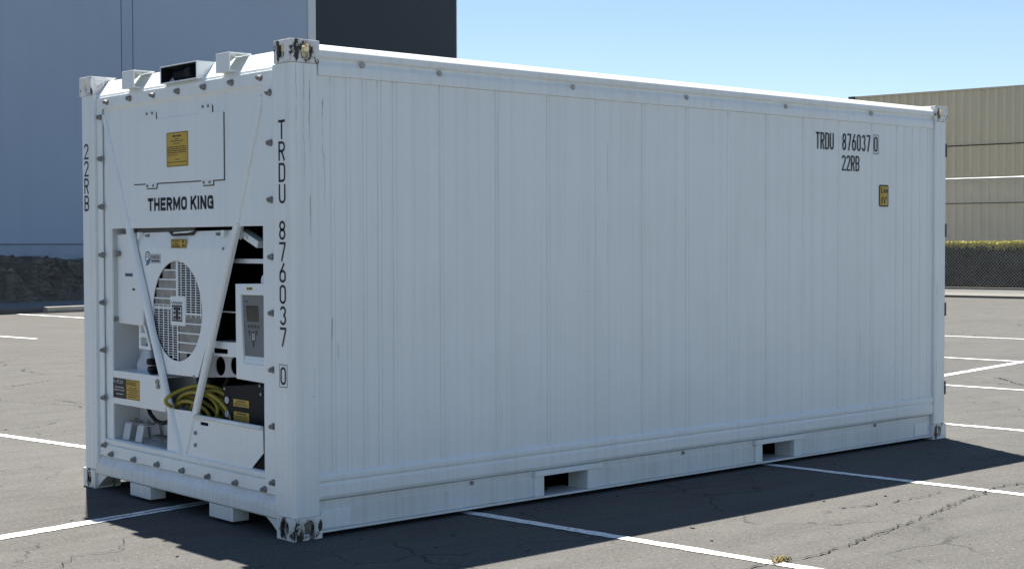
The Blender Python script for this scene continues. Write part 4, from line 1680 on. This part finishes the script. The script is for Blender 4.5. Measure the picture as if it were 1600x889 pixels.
# ---- compressor mounting in the lower left bay
for k, y in enumerate((1.80, 1.64)):
    m = MB()
    pts = [(0.075, 0.331), (0.095, 0.43), (0.19, 0.43), (0.21, 0.331)]
    yy = E(y, 0.4, 0.1)[0]
    for (a, b), (c, d) in zip(pts, pts[1:]):
        dv = Vector((c - a, d - b))
        nr = Vector((-dv.y, dv.x)).normalized() * 0.004
        m.loft([(a + nr.x, yy - 0.04, b + nr.y), (c + nr.x, yy - 0.04, d + nr.y), (c - nr.x, yy - 0.04, d - nr.y), (a - nr.x, yy - 0.04, b - nr.y)],
               [(a + nr.x, yy + 0.04, b + nr.y), (c + nr.x, yy + 0.04, d + nr.y), (c - nr.x, yy + 0.04, d - nr.y), (a - nr.x, yy + 0.04, b - nr.y)])
    br = m.build("mounting_bracket", BAYGR, ct, bevel=0.002)
    m = MB()
    m.cyl((0.14, yy, 0.434), (0.14, yy, 0.445), 0.045, 16)
    m.cyl((0.14, yy, 0.4451), (0.14, yy, 0.462), 0.016, 6)
    m.build("bolt", STEEL, br)
m = MB()
m.box(0.10, 0.16, E(1.55, 0.4, 0.1)[0] - 0.22, E(1.55, 0.4, 0.1)[0] - 0.03, 0.37, 0.385)
m.build("mounting_plate", DGREY, ct)

# ---- right-hand tray below the cable
m = MB()
t_ = 0.040
tp = [E(y, z, t_) for y, z in ((1.030, 0.568), (0.291, 0.566), (0.288, 0.432), (0.413, 0.335), (1.085, 0.322), (1.10, 0.335))]
m.prism(tp, 'x', t_, t_ + 0.005, [stadium(0, 0, 0.016, 0.088)[:0] or [(c, d) for c, d in rrect(E(0.948, 0.53, t_)[0] - 0.088, E(0.948, 0.53, t_)[0], E(0, 0.524, t_)[1], E(0, 0.542, t_)[1], 0.008)]])
tray = m.build("cable_tray", UNIT, ct, bevel=0.0015)
m = MB()
m.cyl((t_ - 0.004, *E(1.004, 0.570, t_)), (t_ - 0.004, *E(0.294, 0.566, t_)), 0.012, 12)
m.build("rolled_lip", UNIT, tray)
m = MB()
m.box(t_ + 0.012, t_ + 0.016, tp[1][0], tp[0][0], 0.31, 0.55)
m.build("tray_backing", DARK, tray)
for y, z in ((0.998, 0.475), (1.0, 0.405)):
    p = E(y, z, t_)
    m = MB()
    m.cyl((t_ - 0.0003, *p), (t_ - 0.010, *p), 0.011, 10)
    m.build("bolt", STEEL, tray)

# ---- black battery box
m = MB()
t_ = 0.11
bx = [E(y, z, t_) for y, z in ((0.690, 0.762), (0.240, 0.806), (0.240, 0.53), (0.690, 0.53))]
m.prism(bx, 'x', t_, 0.36)
bb = m.build("battery_box", BLKPL, ct, bevel=0.006)
sticker("warning_sticker", 0.587, 0.428, 0.661, 0.699, t_ - 0.001, bb, lines=[(0.66, 0.84, 0.2, 0.8), (0.38, 0.5, 0.08, 0.92), (0.15, 0.27, 0.08, 0.92)])
sticker("warning_sticker", 0.583, 0.428, 0.582, 0.632, t_ - 0.001, bb, lines=[(0.74, 0.90, 0.2, 0.8), (0.52, 0.6, 0.08, 0.92), (0.34, 0.42, 0.08, 0.92), (0.14, 0.22, 0.08, 0.92)])
for z in (0.612, 0.688):
    p = E(0.648, z, t_)
    m = MB()
    m.cyl((t_ - 0.0005, *p), (t_ - 0.008, *p), 0.020, 18)
    m.build("cover_plug", LGREY, bb)
for y, z in ((0.672, 0.748), (0.300, 0.745), (0.310, 0.79)):
    p = E(y, z, t_)
    m = MB()
    m.cyl((t_ - 0.0005, *p), (t_ - 0.008, *p), 0.009, 10)
    m.build("screw", STEEL, bb)

# ---- controller
m = MB()
t_ = 0.048
cb = [E(y, z, t_) for y, z in ((0.560, 1.325), (0.230, 1.332), (0.230, 0.803), (0.557, 0.811))]
hole = [E(y, z, t_) for y, z in ((0.508, 1.266), (0.268, 1.268), (0.268, 0.900), (0.482, 0.900))]
m.prism(cb, 'x', t_, t_ + 0.02, [hole])
m.box(t_ + 0.021, 0.24, cb[2][0], cb[0][0], cb[3][1] + 0.002, cb[0][1] - 0.002)
cn = m.build("control_box", UNIT, ct, bevel=0.004)
kp = [E(y, z, 0.060) for y, z in ((0.505, 1.265), (0.262, 1.266), (0.262, 0.942), (0.474, 0.940))]
m = MB()
m.prism(kp, 'x', 0.062, 0.0675)
pad = m.build("keypad_panel", GREYM, cn)
m = MB()
m.loft([(0.0625, *E(0.474, 0.940, 0.060)), (0.0625, *E(0.262, 0.940, 0.060)), (0.051, *E(0.262, 0.901, 0.050)), (0.051, *E(0.480, 0.901, 0.050))],
       [(0.068, *E(0.474, 0.940, 0.060)), (0.068, *E(0.262, 0.940, 0.060)), (0.068, *E(0.262, 0.901, 0.050)), (0.068, *E(0.480, 0.901, 0.050))])
m.build("lower_slope", UNIT, cn)


def kpt(y, z):
    return (0.0612, *E(y, z, 0.0615))


m = MB()
m.quad(kpt(0.453, 1.211), kpt(0.328, 1.213), kpt(0.322, 1.127), kpt(0.440, 1.125))
m.build("display", SCREEN, cn, recalc=False)
for k in range(4):
    y = 0.433 - k * 0.031
    m = MB()
    m.quad(kpt(y, 1.108), kpt(y - 0.020, 1.109), kpt(y - 0.020, 1.093), kpt(y, 1.092))
    m.build("button", DGREY, cn, recalc=False)
for (y, z) in ((0.419, 1.068), (0.343, 1.070), (0.378, 1.004)):
    m = MB()
    m.quad(kpt(y + 0.014, z + 0.010), kpt(y - 0.014, z + 0.010), kpt(y - 0.001, z - 0.020), kpt(y + 0.001, z - 0.020))
    m.build("arrow_button", DGREY, cn, recalc=False)
m = MB()
ov = [kpt(0.378 + 0.026 * math.cos(t), 1.046 + 0.030 * math.sin(t)) for t in [2 * math.pi * i / 20 for i in range(20)]]
m.bm.faces.new([m.bm.verts.new(p) for p in ov])
m.build("round_button", DGREY, cn, recalc=False)
m = MB()
m.quad(kpt(0.458, 1.236), kpt(0.425, 1.237), kpt(0.425, 1.230), kpt(0.458, 1.229))
m.build("small_mark", DGREY, cn, recalc=False)
m = MB()
yk = E(0.378, 1.046, 0.0605)
m.prism(rrect(yk[0] - 0.015, yk[0] + 0.015, yk[1] - 0.018, yk[1] + 0.018, 0.004), 'x', 0.0600, 0.0608)
m.build("key_badge", LGREY, cn)
m = MB()
put_text(m, "T", (yk[0] + 0.009, yk[0] - 0.009, yk[1] - 0.010, yk[1] + 0.010), 'end', 0.0596, 0.03)
m.build("key_letter", BLACK, cn, recalc=False)
sticker("small_sticker", 0.440, 0.385, 1.294, 1.309, t_ - 0.0005, cn, border=False, lines=[(0.2, 0.8, 0.05, 0.40), (0.2, 0.8, 0.55, 0.9)])

# ---- fittings in the dark upper right opening
m = MB()
zc, zd = E(0, 1.436, 0.13)[1], E(0, 1.461, 0.13)[1]
m.box(0.13, 0.16, 0.32, E(0.60, 1.45, 0.13)[0], zc, zd)
m.build("crossbar", UNIT, ct, bevel=0.002)
m = MB()
zc = E(0, 1.170, 0.12)[1]
m.cyl((0.12, E(0.53, 1.2, 0.12)[0], zc), (0.12, E(0.74, 1.2, 0.12)[0], zc), 0.004, 8)
m.build("thin_rod", UNIT, ct)
m = MB()
M = Matrix.Translation((0.12, E(0.43, 1.59, 0.12)[0], 1.590)) @ Matrix.Rotation(math.radians(20), 4, 'X')
m.box(-0.03, 0.03, -0.16, 0.05, -0.020, 0.020, M)
m.box(-0.04, -0.0305, 0.00, 0.07, -0.030, 0.055, M)
m.cyl(M @ Vector((-0.045, -0.05, 0)), M @ Vector((-0.0302, -0.05, 0)), 0.010, 10)
m.build("hinge_arm", UNIT, ct, bevel=0.004)
m = MB()
q = E(0.30, 1.335, 0.10)
m.cyl((0.11, q[0] - 0.02, q[1] + 0.01), (0.20, q[0] - 0.02, q[1] + 0.01), 0.035, 16)
m.build("end_cap", UNIT, ct)
m = MB()
m.box(0.30, 0.34, 0.33, 0.55, 1.34, 1.58)
m.build("dark_duct", DGREY, ct)

# ---- pipe bracket below the controller
m = MB()
t_ = 0.10
m.prism([E(y, z, t_) for y, z in ((0.790, 1.0), (0.53, 1.008), (0.53, 0.926), (0.800, 0.920))], 'x', t_, t_ + 0.006, [[E(y, z, t_) for y, z in ((0.79, 0.965), (0.645, 0.965), (0.645, 0.940), (0.79, 0.937))]])
m.box(t_ + 0.007, t_ + 0.12, E(0.53, 0, t_)[0], E(0.79, 0, t_)[0], 0.985, 0.992)
m.build("pipe_shroud", UNIT, ct, bevel=0.002)
m = MB()
t_ = 0.125
c1 = E(0.722, 0.869, t_)
c2 = E(0.566, 0.880, t_)
cc = lambda c, r: [(c[0] + r * math.cos(2 * math.pi * i / 28), c[1] + r * math.sin(2 * math.pi * i / 28)) for i in range(28)]
m.prism([E(y, z, t_) for y, z in ((0.90, 0.795), (0.86, 0.922), (0.45, 0.928), (0.45, 0.826))], 'x', t_, t_ + 0.006, [cc(c1, 0.054), cc(c2, 0.050)])
m.build("pipe_plate", LGREY, ct)
m = MB()
random.seed(9)
for k in range(12):
    y0_, z0_ = random.uniform(0.75, 1.40), random.uniform(0.60, 0.80)
    y0_, z0_ = E(y0_, z0_, 0.3)
    m.tube([(0.30 + 0.03 * math.sin(k + j), y0_ + 0.05 * j * math.cos(k * 1.7), z0_ + 0.05 * j * math.sin(k * 1.7)) for j in range(5)], 0.014)
    m.cyl((0.27, y0_, z0_), (0.31, y0_, z0_), 0.028, 12)
m.build("pipework", DGREY, ct)

# ---- lifting brackets and plug recess on the head
for a, b in ((1.849, 1.696), (0.740, 0.596)):
    ya_, yb_ = a + 0.0, b + 0.0
    m = MB()
    m.box(-0.004, 0.003, yb_, ya_, 2.474, 2.572)
    m.box(-0.004, 0.135, yb_, ya_, 2.5725, 2.579)
    m.prism([(0.0035, 2.474), (0.0035, 2.572), (0.120, 2.572)], 'y', ya_ - 0.007, ya_)
    m.box(0.0035, 0.05, yb_, ya_ - 0.0075, 2.474, 2.480)
    m.build("lifting_bracket", WHITE, ct, bevel=0.002)
m = MB()
ya_, yb_ = 1.378, 0.957
m.box(0.000, 0.20, ya_ - 0.006, ya_, 2.466, 2.566)
m.box(0.000, 0.20, yb_, yb_ + 0.006, 2.466, 2.566)
m.box(0.000, 0.20, yb_ + 0.0065, ya_ - 0.0065, 2.560, 2.566)
m.box(0.000, 0.03, yb_ + 0.0065, ya_ - 0.0065, 2.466, 2.472)
m.box(0.19, 0.20, yb_ + 0.0065, ya_ - 0.0065, 2.466, 2.559)
pr = m.build("plug_recess", WHITE, ct, bevel=0.001)
m = MB()
m.box(0.004, 0.189, ya_ - 0.012, ya_ - 0.0065, 2.4725, 2.5595)
m.box(0.10, 0.189, yb_ + 0.0065, ya_ - 0.013, 2.4725, 2.5595)
m.box(0.004, 0.099, yb_ + 0.0065, ya_ - 0.013, 2.554, 2.5595)
m.build("recess_lining", DARK, pr)
m = MB()
m.cyl((0.045, 1.255, 2.507), (0.045, 1.10, 2.513), 0.032, 20)
m.cyl((0.045, 1.0995, 2.513), (0.045, 1.04, 2.516), 0.042, 20)
for k in range(5):
    m.cyl((0.045, 1.245 - k * 0.03, 2.5075 + k * 0.0012), (0.045, 1.235 - k * 0.03, 2.508 + k * 0.0012), 0.035, 20)
m.build("power_plug", BLKPL, pr)

# ---- the yellow power cable, coiled in the bay above the tray
random.seed(15)
path = []
for y, z, x in ((0.70, 0.735, 0.20), (0.80, 0.752, 0.17), (0.95, 0.748, 0.14), (1.10, 0.722, 0.11), (1.22, 0.688, 0.055), (1.315, 0.655, 0.004), (1.350, 0.634, 0.000),
                (1.338, 0.610, 0.002), (1.300, 0.604, 0.025), (1.265, 0.595, 0.060), (1.22, 0.56, 0.10), (1.10, 0.54, 0.13)):
    yy, zz_ = E(y, z, x)
    path.append((x, yy, zz_))
LOOPS = [(1.00, 0.600, 0.215, 0.105, 0.11, 0.3), (0.98, 0.575, 0.23, 0.10, 0.15, -0.5), (0.86, 0.585, 0.20, 0.130, 0.13, 1.3), (1.04, 0.565, 0.17, 0.085, 0.10, -0.2),
         (0.84, 0.560, 0.22, 0.150, 0.19, -1.4), (0.93, 0.570, 0.26, 0.120, 0.17, 0.8), (0.80, 0.580, 0.17, 0.125, 0.10, -1.0), (0.90, 0.555, 0.19, 0.160, 0.22, 1.8)]
for (cy, cz, ry, rz, x, tl) in LOOPS:
    for i in range(20):
        t = -math.pi / 2 - 2 * math.pi * i / 20
        y = cy + ry * math.cos(t)
        z = cz + rz * math.sin(t) - tl * 0.25 * (y - cy)
        yy, zz_ = E(y, z, x)
        path.append((x + 0.02 * math.sin(t * 1.5), yy, zz_))


def smooth_path(P, it=2):
    P = [Vector(p) for p in P]
    for _ in range(it):
        Q = [P[0]]
        for a, b in zip(P, P[1:]):
            Q += [a * 0.75 + b * 0.25, a * 0.25 + b * 0.75]
        Q.append(P[-1])
        P = Q
    return P


m = MB()
m.tube(smooth_path(path), 0.0112, 10)
tag(m.build("power_cable", CABLEY), "yellow power cable coiled loosely inside the open end of the container", "cable")
